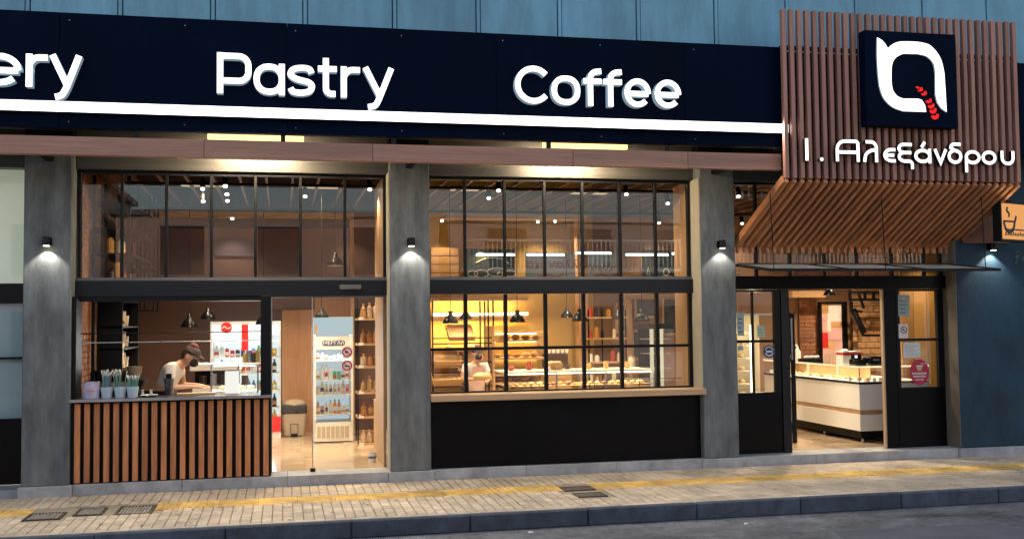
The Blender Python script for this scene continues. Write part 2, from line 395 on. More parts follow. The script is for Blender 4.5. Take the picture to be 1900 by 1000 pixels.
# gratings
def grating(h, n, slant, label, group):
    a, b, c, d = h
    t = thing('drain_grate', label, 'drain cover', (a, c, 0), group)
    f = MB(); f.box(a, b, c, c+.025, -.03, .003); f.box(a, b, d-.025, d, -.03, .003); f.box(a, a+.025, c+.025, d-.025, -.03, .003); f.box(b-.025, b, c+.025, d-.025, -.03, .003)
    f.build('frame', IRON, t)
    for k in range(n):
        xx = a+.03+(b-a-.06)*(k+.5)/n
        B(xx-.008, xx+.008, c+.026, d-.026, -.028, .001).build('bar', IRONL, t)
    B(a+.02, b-.02, c+.02, d-.02, -.035, -.031).build('pit', DARK, t)
    return t
grating(holes[0], 9, 0, 'pale worn iron grate in the pavement, nearest the left pillar', 'iron grates in the left pavement')
grating(holes[1], 8, 0, 'middle iron grate of the three below the slatted counter', 'iron grates in the left pavement')
grating(holes[2], 9, 0, 'dark iron grate at the start of the yellow tactile strip', 'iron grates in the left pavement')
for h, lb in ((holes[3], 'square brown manhole cover breaking the yellow tactile strip'), (holes[4], 'square brown manhole cover in the pavement nearer the kerb')):
    a, b, c, d = h; t = thing('manhole_cover', lb, 'manhole cover', (a, c, 0), 'square covers in front of the black window panel')
    f = MB(); f.box(a, b, c, c+.02, -.03, .002); f.box(a, b, d-.02, d, -.03, .002); f.box(a, a+.02, c+.02, d-.02, -.03, .002); f.box(b-.02, b, c+.02, d-.02, -.03, .002)
    f.build('frame', IRON, t)
    p = MB().box(a+.022, b-.022, c+.022, d-.022, -.03, -.003)
    for k in range(5):
        for j in range(3): p.box(a+.05+k*.055, a+.08+k*.055, c+.04+j*.065, c+.075+j*.065, -.004, .001)
    p.build('lid', mat('brown_iron', (.16, .12, .095), .7, var=.4, scale=18, bump=.3), t)

# ================================================================== BUILDING SHELL
XL, XR = -2.33, 12.5
P1, P2, P3 = (-2.83, -2.33), (1.26, 1.74), (5.24, 5.71)
ZH = 3.70   # window head
floor = B(XL-.5, XR, .452, 5.0, -.1, FL-.012).build('shop_floor', PAVEJ, kind='structure')
tm = {}
for i in range(25):
    for j in range(8):
        x0 = XL-.4+i*.6; y0 = .456+j*.6
        if y0 > 4.95: continue
        B(x0+.0015, x0+.5985, y0+.0015, min(y0+.5985, 4.999), FL-.02, FL).build('floor_tile', FLOORM, floor)
step = B(-8, 24, .03, .45, -.15, FL-.03).build('step_core', PLIN, kind='structure')
random.seed(5)
for (a, b) in ((-2.30, 1.23), (1.77, 5.21), (5.74, 8.89)):
    n = 3; 
    for k in range(n):
        x0 = a+(b-a)*k/n; x1 = a+(b-a)*(k+1)/n
        B(x0+.002, x1-.002, .02, .452, -.02, FL).build('step_slab', PLIN, step, bevel=.004)
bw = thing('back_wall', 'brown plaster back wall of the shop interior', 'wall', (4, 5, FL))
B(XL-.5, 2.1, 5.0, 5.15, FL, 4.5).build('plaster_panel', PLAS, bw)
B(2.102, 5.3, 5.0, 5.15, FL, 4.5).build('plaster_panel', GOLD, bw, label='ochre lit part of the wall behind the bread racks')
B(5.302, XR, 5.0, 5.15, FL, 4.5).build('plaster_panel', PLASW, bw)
bw['kind'] = 'structure'
bk = at(330, 600, 4.98); 
rw = B(XR, XR+.15, .452, 5.15, FL, 4.5).build('right_side_wall', PLASW, kind='structure')
ceil = B(XL-.5, XR, .452, 5.0, 4.35, 4.45).build('ceiling', DARK, kind='structure')
k = 0
x = XL+.1
while x < XR-.2:
    B(x, x+.03, .47, 4.98, 3.76, 3.80).build('ceiling_batten', OAKX if 0 else mat('ceiling_batten_timber', (.16, .075, .045), .5, var=.2, scale=8, stretch=(5, .4, 5)), ceil); x += .335
# roof slab / wall over the windows
uw = thing('upper_facade', 'blue painted metal cladding above the navy shop sign', 'wall', (3, -.2, 4.3))
B(-8, 16, -.12, .449, 4.33, 7.2).build('backing_wall', SEAM, uw)
seams = [-9.0]+[at(p, 10, -.2).x for p in (-290, -120, 48, 220, 392, 563, 729, 884, 1035, 1181, 1325, 1457, 1586, 1711, 1830, 1945, 2060, 2170)]+[16.]
for a, b in zip(seams, seams[1:]):
    B(a+.052, b-.014, -.2, -.121, 4.3, 7.2).build('cladding_panel', CLAD, uw)
for a in seams[1:-1]:
    B(a, a+.039, -.215, -.121, 4.3, 7.2).build('seam_cover', CLAD, uw)
B(-8, 16, -.24, .5, 7.2, 7.3).build('coping', GREYM, uw)
# blue wall on the right and its plinth
wr = thing('blue_side_wall', 'dark blue rendered wall to the right of the entrance', 'wall', (10, 0, 0))
B(8.92, 16, 0, .449, .121, 4.33).build('wall_face', WALLB, wr, bevel=.01)
B(8.89, 11.2, -.03, .4, -.02, .12).build('plinth', PLIN, wr, bevel=.006)
B(11.204, 16, -.03, .4, -.02, .12).build('plinth', PLIN, wr, bevel=.006)
wood_patch = B(9.02, 9.75, -.035, -.002, 2.88, 3.5).build('timber_wall_board', mat('rust_timber', (.26, .09, .05), .6, var=.3, scale=8, stretch=(3, 3, .5)), label='reddish timber board on the wall under the right end of the slat canopy', cat='wall board')
# pillars
for (a, b), lb in ((P1, 'leftmost grey rendered pillar beside the slatted counter'), (P2, 'grey rendered pillar between the glass door and the long window'), (P3, 'grey rendered pillar left of the entrance with the slatted canopy')):
    t = thing('pillar', lb, 'pillar', ((a+b)/2, .2, 0), 'rendered pillars of the shop front')
    B(a, b, 0, .449, .121, 3.86).build('shaft', CONC, t, bevel=.008)
    B(a-.028, b+.028, -.03, .44, -.02, .12).build('plinth', PLIN, t, bevel=.005)
# wall above windows (brushed head panel) per bay
hd = thing('window_head_band', 'brushed metal head panels above the shop windows, behind the timber beam', 'head panel', (3, .25, 3.7))
for a, b in ((-8, -2.834), (-2.326, 1.256), (1.744, 5.236), (5.714, 8.9)):
    B(a, b, .22, .449, 3.70, 4.328).build('head_panel', HEAD, hd, bevel=.004)
for a, b in (P1, P2, P3): B(a, b, .03, .449, 3.862, 4.328).build('filler_panel', BLK, hd)
# wall lamps
def wall_lamp(px, py, label, lamp_e=7.5):
    p = at(px, py, -.05); lamp_e *= 1.6 if px > 1700 else 1
    t = thing('wall_lamp', label, 'wall lamp', (p.x, -.02, p.z), 'small black downlights on the pillars')
    m = MB().box(p.x-.045, p.x+.045, -.022, -.002, p.z-.02, p.z+.07); m.build('bracket', BSHADE, t)
    m = MB().tube((p.x, -.075, p.z-.025), (p.x, -.075, p.z+.075), .042, n=16); m.build('housing', BSHADE, t, smooth=False)
    MB().tube((p.x, -.075, p.z-.030), (p.x, -.075, p.z-.026), .034, n=16).build('lens', BULB, t)
    lamp('SPOT', (p.x, -.085, p.z-.036), lamp_e, (1, .93, .82), t, .012, 105, .45, (0, .18, -1))
wall_lamp(87, 452, 'black downlight on the leftmost grey pillar')
wall_lamp(763, 453, 'black downlight on the pillar beside the glass door')
wall_lamp(1339, 457, 'black downlight on the pillar left of the entrance')
wall_lamp(1841, 461, 'black downlight on the blue wall near the hanging lightbox')

# ================================================================== SIGN FASCIA
fa = thing('fascia_sign', 'long navy fascia sign with white letters Pastry and Coffee over a white light strip', 'shop sign', (1.5, -.9, 3.97))
SX0, SX1 = -6.2, 5.96
bd = [SX0, -4.6, -2.3, .05, 2.4, 4.7, SX1]
for a, b in zip(bd, bd[1:]): B(a+.0012, b-.0012, -.9, -.80, 3.972, 5.20).build('board_panel', NAVY, fa, bevel=.002)
B(SX0, SX1, -.799, -.72, 3.98, 5.18).build('box_frame', BLK, fa)
for x in np.arange(SX0+.3, SX1, 1.45): MB().box(x, x+.06, -.72, -.201, 4.45, 4.51).build('bracket', BLK, fa)
B(SX0, 5.99, -.985, -.903, 4.235, 4.240).build('strip_housing', WHITE, fa)
B(SX0, 5.99, -.985, -.903, 4.132, 4.233).build('light_strip', LED, fa)
B(SX0, 5.99, -.975, -.903, 4.122, 4.130).build('strip_housing', BLK, fa)
for i in range(4): lamp('AREA', (SX0+1.5+i*3.05, -.99, 4.18), 60, (1, .93, .80), fa, sx=2.9, sy=.09, aim=(0, -1, -.35))
# right continuation of navy fascia behind the screen
B(SX1+.002, 14, -.70, -.60, 3.98, 5.2).build('board_panel', NAVY, fa)
Z0, XH, CAP, HW = 4.375, .345, .445, .035
def glyph(ch, W_, hw=HW, xh=XH, cap=CAP):
    a, b = hw, W_-hw; lo, hi = hw, xh-hw; ct = cap-hw; m = (a+b)/2; r = min((b-a)/2, .12); S = []
    if ch == 'P': S = [([(a, 0), (a, cap)], 0), ([(a, ct)]+arcpts(b-.1, ct-.1, .1, .1, 90, 0)+arcpts(b-.1, cap*.36+.1-.02, .1, .1, 0, -90)+[(a, cap*.36-.02)], 0)]
    elif ch == 'a': S = [(rrect(a, lo, b, hi, r, .12), 1), ([(b, 0), (b, xh)], 0)]
    elif ch == 's': S = [(cr([(b-.005, hi-.055), (b-.03, hi-.01), (m, hi), (a+.03, hi-.02), (a, hi-.075), (a+.05, (lo+hi)/2+.02), (m, (lo+hi)/2), (b-.035, (lo+hi)/2-.02), (b, lo+.075), (b-.03, lo+.02), (m, lo), (a+.03, lo+.01), (a, lo+.05)], 4), 0)]
    elif ch == 't': x = W_*.42; S = [([(x, xh+.085), (x, lo+.06)]+arcpts(x+.06, lo+.06, .06, .06, 180, 270, 5)+[(b+.02, lo)], 0), ([(0, hi), (W_, hi)], 0)]
    elif ch == 'r': S = [([(a, 0), (a, xh)], 0), ([(a, lo+.12)]+arcpts(a+.10, hi-.10, .10, .10, 180, 90, 6)+[(W_, hi)], 0)]
    elif ch == 'y': S = [([(a, xh), (m+.012, lo)], 0), ([(b, xh), (m+.01, lo-.03)]+cr([(m+.01, lo-.03), (m-.035, -.075), (a+.03, -.098)], 4)[1:], 0)]
    elif ch == 'C': S = [(arcpts(m+.02, cap/2, (b-a)/2+.02, cap/2-hw, 40, 320, 22), 0)]
    elif ch == 'o': S = [(rrect(a, lo, b, hi, r, .12), 1)]
    elif ch == 'f': x = W_*.38; S = [([(x, 0), (x, cap-.12)]+arcpts(x+.085, cap-.125, .085, .085, 180, 90, 6)+[(W_, cap-hw)], 0), ([(0, hi-.02), (W_, hi-.02)], 0)]
    elif ch == 'e': S = [([(a, xh*.47), (b, xh*.47)], 0), (arcpts(m, (lo+hi)/2, (b-a)/2, (hi-lo)/2, -3, 318, 24), 0)]
    # Greek
    elif ch == 'I': S = [([(a, 0), (a, cap)], 0)]
    elif ch == '.': S = [(arcpts(m, hw*.9, hw*.55, hw*.55, 0, 330, 11), 1)]
    elif ch == 'A': S = [([(a, 0), (a, ct-.10)]+arcpts(a+.10, ct-.10, .10, .10, 180, 90, 5)+[(b-.02, ct), (b, ct-.02), (b, 0)], 0), ([(a, cap*.42), (b, cap*.42)], 0)]
    elif ch == 'L': S = [([(a+.02, ct), (b-.07, ct)]+arcpts(b-.07, ct-.07, .07, .07, 90, 0, 5)+[(b, 0)], 0), (cr([(a, 0), (a+.02, .09), (a+.09, .14), (b, .15)], 4), 0)]
    elif ch == 'E': S = [([(b, hi)]+[(b-.04, hi)]+arcpts(a+.085, (lo+hi)/2, .085, (hi-lo)/2, 90, 270, 10)+[(b, lo)], 0), ([(a, (lo+hi)/2), (b-.02, (lo+hi)/2)], 0)]
    elif ch == 'X': h2 = cap-.02; S = [([(b, h2-hw)]+arcpts(a+.06, h2-hw-.05, .06, .05, 90, 270, 6)+[(b-.01, h2-hw-.10)], 0), ([(b-.02, h2-hw-.1)]+arcpts(a+.07, (h2-hw-.1+lo)/2, .07, (h2-hw-.1-lo)/2, 90, 270, 8)+[(b-.04, lo)]+arcpts(b-.045, lo-.04, .045, .04, 90, 0, 4)+[(b, -.075)], 0)]
    elif ch == 'ά': S = [(rrect(a, lo, b, hi, r, .08), 1), ([(b, 0), (b, xh)], 0), ([(m-.015, xh+.015), (m+.03, xh+.085)], 0)]
    elif ch == 'v': S = [([(a, xh), (m, lo-.01), (b, xh)], 0)]
    elif ch == 'd': S = [(rrect(a, lo, b, hi+.01, r, .08), 1), ([(b, cap-hw), (a+.07, cap-hw)]+arcpts(a+.07, cap-hw-.045, .045, .045, 90, 180, 4)+[(a+.06, hi+.02), (m+.03, hi)], 0)]
    elif ch == 'p': S = [(rrect(a, lo, b, hi, r, .08), 1), ([(a, xh*.5), (a, -.10)], 0)]
    elif ch == 'u': S = [([(a, xh), (a, lo+.07)]+arcpts(a+.07, lo+.07, .07, .07, 180, 270, 5)+arcpts(b-.07, lo+.07, .07, .07, 270, 360, 5)+[(b, xh)], 0)]
    return S
def put_letters(spec, parent, yf, yb, z0, hw, xh, cap, pxy, side=None):
    for ch, a, b in spec:
        x0 = at(a, pxy, yf).x; x1 = at(b, pxy, yf).x
        m = MB()
        for q, (pts, cl) in enumerate(glyph(ch, x1-x0, hw, xh, cap)):
            m.ribbon([(x0+p[0], z0+p[1]) for p in pts], hw*(.92 if ch != '.' else .5), yf-.0015*q, yb+.001*q, bool(cl), 0, 1)
        m.build('letter', [LEDL, side or LSIDE], parent)
put_letters([('B', -330, -262), ('a', -250, -195), ('k', -185, -135)][1:2]+[('e', -45, 40), ('r', 47, 88), ('y', 90, 153)], fa, -1.0, -.903, Z0, HW, XH, CAP, 150)
put_letters([('P', 402, 467), ('a', 470, 529), ('s', 533, 585), ('t', 590, 625), ('r', 632, 668), ('y', 672, 732)], fa, -1.0, -.903, Z0, HW, XH, CAP, 140)
put_letters([('C', 955, 1019), ('o', 1023, 1077), ('f', 1083, 1116), ('f', 1120, 1154), ('e', 1158, 1208), ('e', 1214, 1264)], fa, -1.0, -.903, Z0, HW, XH, CAP, 160)

# timber beam below the sign
tb = thing('timber_fascia_beam', 'long reddish brown timber beam running under the navy sign', 'beam', (1.5, -.9, 3.69))
for a, b in ((-6.2, -.83), (-.826, .98), (.984, 3.3), (3.304, 4.72), (4.724, 5.93)):
    B(a, b, -.90, -.80, 3.69, 3.885).build('plank', WOODX, tb, bevel=.003)
for x in (-4, -1.55, -.02, 1.2, 3.0, 4.45): B(x, x+.05, -.86, -.82, 3.886, 3.971).build('hanger', BLK, tb)
B(-6.2, 5.93, -.799, -.77, 3.70, 3.87).build('back_rail', BLK, tb)
for x in (-2.6, 1.45, 5.4): B(x, x+.08, -.769, -.001, 3.75, 3.82).build('bracket', BLK, tb)
# linear lamps behind the beam
for pc, lb in (((390+560)/2, 'warm linear lamp hidden behind the timber beam above the counter window'), ((1048+1190)/2-30, 'warm linear lamp hidden behind the timber beam above the long window')):
    xc = at(pc, 255, -.5).x
    t = thing('recess_lamp', lb, 'linear lamp', (xc, -.4, 3.98), 'warm lamps in the recess above the windows')
    B(xc-.55, xc+.55, -.46, -.38, 4.046, 4.09).build('housing', WHITE, t)
    B(xc-.53, xc+.53, -.45, -.39, 3.975, 4.045).build('tube', TUBE, t)
    for s in (-.5, .5): B(xc+s-.01, xc+s+.01, -.43, -.41, 4.09, 4.29).build('hanger', BLK, t)
    lamp('AREA', (xc, -.42, 3.965), 52, (1, .80, .52), t, sx=.9, sy=.06, aim=(0, 1.2, -1))
soff = B(-6.2, 5.9, -.70, -.122, 4.29, 4.32).build('recess_soffit', mat('recess_lining', (.45, .30, .12), .6, var=.2), label='warm lit lining board above the timber beam', cat='soffit')

# ================================================================== WINDOW BAYS
def fixed_panes(parent, xs, z0, z1, yf=.30, d=.06, fw_=.035, bars=(), glassm=GLASS, jamb=True, frame=None):
    """xs: frame line centres; vertical mullions and one pane in each opening"""
    fr = frame or BLK
    for i, x in enumerate(xs):
        B(x-fw_/2, x+fw_/2, yf, yf+d, z0, z1).build('mullion', fr, parent, bevel=.003)
    zs = [z0]+list(bars)+[z1]
    for a, b in zip(xs, xs[1:]):
        for q in bars: B(a+fw_/2, b-fw_/2, yf+.006, yf+d-.006, q-.018, q+.018).build('glazing_bar', fr, parent)
        for p, q in zip(zs, zs[1:]):
            p2 = p+(.018 if p in bars else 0); q2 = q-(.018 if q in bars else 0)
            B(a+fw_/2, b-fw_/2, yf+.026, yf+.032, p2, q2).build('pane', glassm, parent)
X = lambda px, py=600, Y=.3: at(px, py, Y).x
# bay 1 upper
w1 = thing('upper_window', 'black steel upper window of seven panes above the counter and glass door', 'window', (-.5, .3, 2.42))
B(-2.326, 1.256, .29, .40, 3.665, 3.699).build('head_rail', BLK, w1)
xs1 = [-2.30]+[X(p, 430) for p in (226, 308.5, 392, 474, 557.5, 640)]+[1.225]
fixed_panes(w1, xs1, 2.45, 3.665)
B(-2.326, 1.256, .285, .40, 2.425, 2.449).build('bottom_rail', GREYM, w1)
# bay 2 upper
w2 = thing('upper_window', 'black steel upper window above the long shop window between two pillars', 'window', (3.4, .3, 2.42))
B(1.744, 5.236, .29, .40, 3.665, 3.699).build('head_rail', BLK, w2)
xs2 = [1.765]+[X(p, 430) for p in (863, 937, 1011, 1081.5, 1151, 1217)]+[5.20]
fixed_panes(w2, xs2, 2.45, 3.665)
B(1.744, 5.236, .285, .40, 2.425, 2.449).build('bottom_rail', GREYM, w2)
# transom beams
t1 = thing('transom_beam', 'black steel beam between the upper window and the counter opening', 'beam', (-.5, .25, 2.21))
B(-2.326, 1.256, .24, .42, 2.225, 2.41).build('beam_face', BEAMM, t1, bevel=.004)
B(-2.326, 1.256, .26, .42, 2.412, 2.424).build('top_flange', GREYM, t1)
t2 = thing('transom_beam', 'black steel beam between the upper and lower rows of the long window', 'beam', (3.4, .25, 2.21))
B(1.744, 5.236, .24, .42, 2.235, 2.41).build('beam_face', BEAMM, t2, bevel=.004)
B(1.744, 5.236, .26, .42, 2.412, 2.424).build('top_flange', GREYM, t2)
# bay 2 lower window
w3 = thing('shop_window', 'long black steel shop window of fourteen panes showing the bread racks', 'window', (3.4, .3, 1.02))
fixed_panes(w3, xs2, 1.03, 2.232, fw_=.045, bars=(at(1000, 645, .3).z,))
B(1.744, 5.236, .29, .37, 1.012, 1.029).build('bottom_rail', BLK, w3)
sl = thing('window_sill', 'pale oak sill board under the long shop window', 'sill', (3.4, .1, .93))
B(1.742, 5.26, -.045, .44, .935, 1.010).build('board', SILLM, sl, bevel=.004)
bp = thing('window_apron', 'smooth black panel below the oak sill of the long window', 'panel', (3.4, .2, FL))
B(1.744, 5.236, .12, .40, FL, .934).build('panel', BLKP, bp, bevel=.004)
# pale jamb linings (left faces of the pillars that look into the bays)
for x0, x1, lb in ((5.222, 5.238, 'pale plaster reveal beside the right end of the long window'),):
    B(x0, x1, .002, .29, 1.012, 3.7).build('reveal_lining', mat('pale_reveal', (.42, .38, .30), .8, var=.1), label=lb, cat='reveal')
B(1.243, 1.258, .002, .29, .121, 3.7).build('reveal_lining', mat('pale_reveal', (.42, .38, .30), .8, var=.1), label='pale plaster reveal at the right side of the glass door', cat='reveal')
# bay 1: kiosk opening + slatted counter + door
xp0, xp1 = X(484, 650, .25), X(503, 650, .25)
kf = thing('counter_window_frame', 'black steel frame round the open serving hatch over the slatted counter', 'window frame', (-1.2, .2, 1.07))
B(-2.326, -2.28, .06, .42, FL, 2.224).build('left_post', BLK, kf, bevel=.003)
B(xp0, xp1, .06, .42, FL, 2.224).build('right_post', BLK, kf, bevel=.003)
B(-2.278, xp0, .25, .40, 2.17, 2.224).build('head_rail', BLK, kf)
for py in (617, 634):
    z = at(300, py, .15).z
    MB().tube((-2.25, .15, z), (xp0, .15, z), .006, n=8).build('rail', STEEL if py > 620 else BLK, kf)
ct = thing('slatted_counter', 'serving counter faced with upright brown timber slats and a black ledge', 'counter', (-1.2, .1, FL))
cx0, cx1 = -2.32, xp1
zt = 1.07
B(cx0, cx1-.0, .10, .45, FL, zt-.03).build('backing_panel', BLKP, ct)
n = 20
sxa, sxb = X(136, 820, .06), X(487, 820, .06)
for k in range(21):
    x = sxa+.01+(sxb-sxa)*k/20
    B(x, x+.060, .05, .0995, FL+.012, zt-.055).build('slat', KSLAT, ct, bevel=.003)
B(cx0, cx1+.005, -.06, .46, zt-.03, zt-.004).build('ledge', BLK, ct, bevel=.003)
B(cx0, cx1+.006, -.066, -.061, zt-.03, zt+.003).build('ledge_trim', STEEL, ct)
# inner work counter behind the hatch
wk = thing('work_counter', 'pale worktop inside the serving hatch', 'counter', (-1.2, .7, FL))
B(-2.2, xp0-.02, .47, .95, FL, .93).build('cabinet', BLK, wk)
B(-2.2, xp0-.02, .47, 1.0, .931, .96).build('worktop', STEEL, wk)
# sliding glass door
dr = thing('glass_sliding_door', 'frameless sliding glass door beside the serving hatch', 'door', (.4, .3, FL))
xd0, xd1, xd2 = xp1, X(580, 700, .3), 1.24
zt2 = 2.224
B(xd0, xd1-.004, .30, .312, FL+.01, zt2-.02).build('fixed_pane', GLASS, dr)
B(xd1+.004, xd2, .33, .342, FL+.01, zt2-.02).build('sliding_pane', GLASS, dr)
B(xd1-.006, xd1+.006, .296, .346, FL+.01, zt2-.02).build('edge_profile', STEEL, dr)
B(xd0, xd0+.012, .29, .35, FL+.01, zt2-.02).build('edge_profile', STEEL, dr)
B(xd0, xd2, .28, .36, zt2-.02, zt2+.0).build('track', GREYM, dr)
B(xd1-.03, xd1+.03, .285, .355, FL+.001, FL+.04).build('floor_guide', BLK, dr)
p = at(650, 533, .235)
MB().box(p.x-.13, p.x+.13, .17, .238, p.z-.028, p.z+.028).build('motion_sensor', GREYM, label='grey motion sensor on the beam above the glass door', cat='sensor', bevel=.01)
# no smoking stickers on the sliding pane
REDS = mat('sticker_red', (.6, .02, .02), .5); BLKS = mat('sticker_black', (.02, .02, .02), .5); NAVS = mat('sticker_navy', (.02, .05, .16), .5)
def ban_sticker(px, py, Y, r, label, cig, parent=None, ring=None, group=None):
    c = at(px, py, Y)
    t = thing('warning_sticker', label, 'sticker', c, group)
    MB().prism(arcpts(c.x, c.z, r*1.12, r*1.12, 0, 345, 23), Y-.0015, Y, 0, 0).build('backing', PAPER, t)
    MB().ribbon(arcpts(c.x, c.z, r*.86, r*.86, 0, 345, 23), r*.13, Y-.0035, Y-.002, True, 0, 0).build('ring', ring or REDS, t)
    if cig: MB().ribbon([(c.x-r*.5, c.z-.1*r), (c.x+r*.5, c.z-.1*r)], r*.12, Y-.003, Y-.002, False, 0, 0).build('cigarette', BLKS, t)
    else:
        MB().prism(arcpts(c.x-r*.1, c.z, r*.34, r*.26, 0, 330, 11), Y-.003, Y-.002, 0, 0).build('dog', BLKS, t)
    MB().ribbon([(c.x-r*.58, c.z+r*.58), (c.x+r*.58, c.z-r*.58)], r*.09, Y-.005, Y-.004, False, 0, 0).build('slash', ring or REDS, t)
ban_sticker(644, 653, .328, .062, 'upper round red prohibition sticker on the sliding glass door', False)
ban_sticker(644, 678, .328, .062, 'lower round red no smoking sticker on the sliding glass door', True)

# ================================================================== ENTRANCE BAY
XE0, XE1 = 5.714, 8.916
w5 = thing('upper_window', 'black steel upper window behind the slatted canopy over the entrance', 'window', (7.3, .3, 2.42))
B(XE0, XE1, .29, .40, 3.665, 3.699).build('head_rail', BLK, w5)
fixed_panes(w5, [XE0+.02]+[X(p, 450) for p in (1404, 1466, 1530, 1590, 1655, 1715)]+[XE1-.02], 2.45, 3.665)
t3 = thing('transom_beam', 'black steel beam over the entrance doors under the glass canopy', 'beam', (7.3, .25, 2.27))
B(XE0, XE1, .22, .42, 2.275, 2.449).build('beam_face', BLKP, t3, bevel=.003)
def leaf(x0, x1, zmid, zlow, label, two, ztop=2.27):
    t = thing('entrance_door_leaf', label, 'door', ((x0+x1)/2, .3, FL))
    B(x0, x1, .28, .34, FL+.005, zlow).build('lower_panel', BLKP, t)
    B(x0, x0+.05, .28, .34, zlow, ztop).build('stile', BLK, t); B(x1-.09, x1, .28, .34, zlow, ztop).build('stile', BLK, t)
    B(x0+.05, x1-.09, .28, .34, ztop-.03, ztop).build('top_rail', BLK, t)
    xs = [x0+.05, (x0+x1)/2-.02, x1-.09] if two else [x0+.05, x1-.09]
    B(x0+.05, x1-.09, .285, .335, zmid-.018, zmid+.018).build('glazing_bar', BLK, t)
    for a, b in zip(xs, xs[1:]):
        for p, q in ((zlow, zmid-.018), (zmid+.018, ztop-.03)): B(a+(.012 if a != xs[0] else 0), b-(.012 if b != xs[-1] else 0), .305, .311, p, q).build('pane', GLASS, t)
        if a != xs[0]: B(a-.012, a+.012, .286, .334, zlow, zmid-.018).build('glazing_bar', BLK, t); B(a-.012, a+.012, .286, .334, zmid+.018, ztop-.03).build('glazing_bar', BLK, t)
    return t
leaf(XE0+.005, X(1448, 640), at(1400, 633, .3).z, at(1400, 728, .3).z, 'fixed black door leaf with four panes left of the entrance opening', True)
B(X(1448, 640)+.003, X(1463, 640), .26, .36, FL, 2.27).build('door_post', BEAMM, label='dark blue black post at the left of the entrance opening', cat='door post')
leaf(X(1663, 640), X(1750, 640), at(1700, 630, .3).z, at(1700, 718, .3).z, 'black door leaf with stickers right of the entrance opening', False)
B(X(1640, 640), X(1661, 640), .27, .36, FL, 2.27).build('door_post', BLKP, label='black post at the right of the entrance opening', cat='door post')
B(X(1637, 640), X(1640, 640)-.002, .275, .33, FL+.01, 2.26).build('door_edge_profile', mat('lit_door_edge', (.45, .30, .18), .5), label='narrow edge profile of the open sliding door, coloured tan as if lit', cat='door edge')  # tan colour carries the light falling on the door edge
B(X(1752, 640)+.01, XE1-.001, .30, .36, FL, 2.27).build('infill_board', BLKP, label='dark side board between the right door leaf and the blue wall', cat='board')
B(8.917-.012, 8.918, .002, .298, .121, 3.7).build('reveal_lining', mat('brown_reveal', (.13, .11, .09), .6, var=.3, scale=4), label='brownish grey reveal at the right edge of the entrance', cat='reveal')
# lightly projecting glass canopy
gc = thing('glass_canopy', 'flat frosted glass canopy in a thin black frame over the entrance', 'canopy', (7.3, -.3, 2.47))
NL, NR = at(1428, 501, -.9), at(1856, 502, -.9); BL, BR_ = Vector((XE0+.03, .2, 2.60)), Vector((9.05, .2, 2.60))
NL = Vector((5.76, -.9, 2.475)); NR = Vector((8.91, -.9, 2.475)); BR_ = Vector((8.88, .2, 2.60))
fr = MB()
for a, b in ((NL, NR), (BL, BR_)): MB().bar(a, b, .03, .035).build('frame_rail', BLK, gc)
for k in range(4):
    a = NL.lerp(NR, k/3); b = BL.lerp(BR_, k/3); MB().bar(a, b, .035, .034).build('frame_rib', BLK, gc)
    if k < 3:
        a2 = NL.lerp(NR, (k+1)/3); b2 = BL.lerp(BR_, (k+1)/3); q = [a.lerp(a2, .02), a2.lerp(a, .02), b2.lerp(b, .02), b.lerp(b2, .02)]
        m = MB(); m.add([p+Vector((0, 0, -.004)) for p in q]+[p+Vector((0, 0, .004)) for p in q], [(0, 1, 2, 3), (7, 6, 5, 4), (0, 4, 5, 1), (1, 5, 6, 2), (2, 6, 7, 3), (3, 7, 4, 0)]); m.build('pane', GLASSF, gc)
for x in (5.85, 7.36, 8.78): MB().tube((x, -.8, 2.49), (x-.02, -.78, 3.42), .006, n=6).build('tie_rod', BLK, gc)

# slatted screen and slanted soffit
sc_ = thing('slat_screen', 'tall screen of upright brown timber slats over the entrance', 'slat screen', (7.5, -1.0, 3.57))
sf = thing('slatted_soffit', 'slanting canopy of brown timber slats above the entrance, tinted orange as if lit from below', 'slatted canopy', (7.5, -.5, 2.8))
SXa, SXb = 5.93, 9.12; NS = 32
me1 = MB().box(-.026, .026, -1.05, -.99, 3.572, 5.63).mesh('slat', SLAT)
for k in range(NS):
    x = SXa+(SXb-SXa)*k/(NS-1)
    o = bpy.data.objects.new('slat', me1); COL.objects.link(o); o.parent = sc_; o.location = Vector((x, 0, 0))-wloc(sc_)
    b = o.modifiers.new('b', 'BEVEL'); b.width = .003; b.segments = 1
    MB().bar((x-.0, -1.03, 3.545), (x-.10, .20, 2.83), .048, .045, (0, 1, 1)).build('soffit_slat', SOFS, sf)
    MB().box(x-.12, x-.085, .16, .20, 2.755, 2.82).build('slat_end', SOFS, sf)
for z in (3.75, 4.55, 5.15): B(SXa-.02, SXb+.02, -.985, -.94, z, z+.05).build('rail', BLK, sc_)
for x in (6.3, 7.5, 8.7): B(x, x+.05, -.94, -.701 if 0 else -.7, 4.6, 4.65).build('bracket', BLK, sc_)
bk_ = MB(); y_off = .07
bk_.add([(SXa-.03, -.99, 3.60), (SXb+.02, -.99, 3.60), (SXb-.12, .24, 2.90), (SXa-.13, .24, 2.90), (SXa-.03, -.99, 3.63), (SXb+.02, -.99, 3.63), (SXb-.12, .24, 2.93), (SXa-.13, .24, 2.93)],
        [(0, 1, 2, 3), (7, 6, 5, 4), (0, 4, 5, 1), (1, 5, 6, 2), (2, 6, 7, 3), (3, 7, 4, 0)])
bk_.build('backing_board', mat('soffit_backing', (.07, .022, .012), .7, var=.2), sf)
MB().bar((SXa-.055, -1.04, 3.56), (SXa-.155, .2, 2.84), .02, .09, (0, 1, 1)).build('edge_board', SOFS, sf)
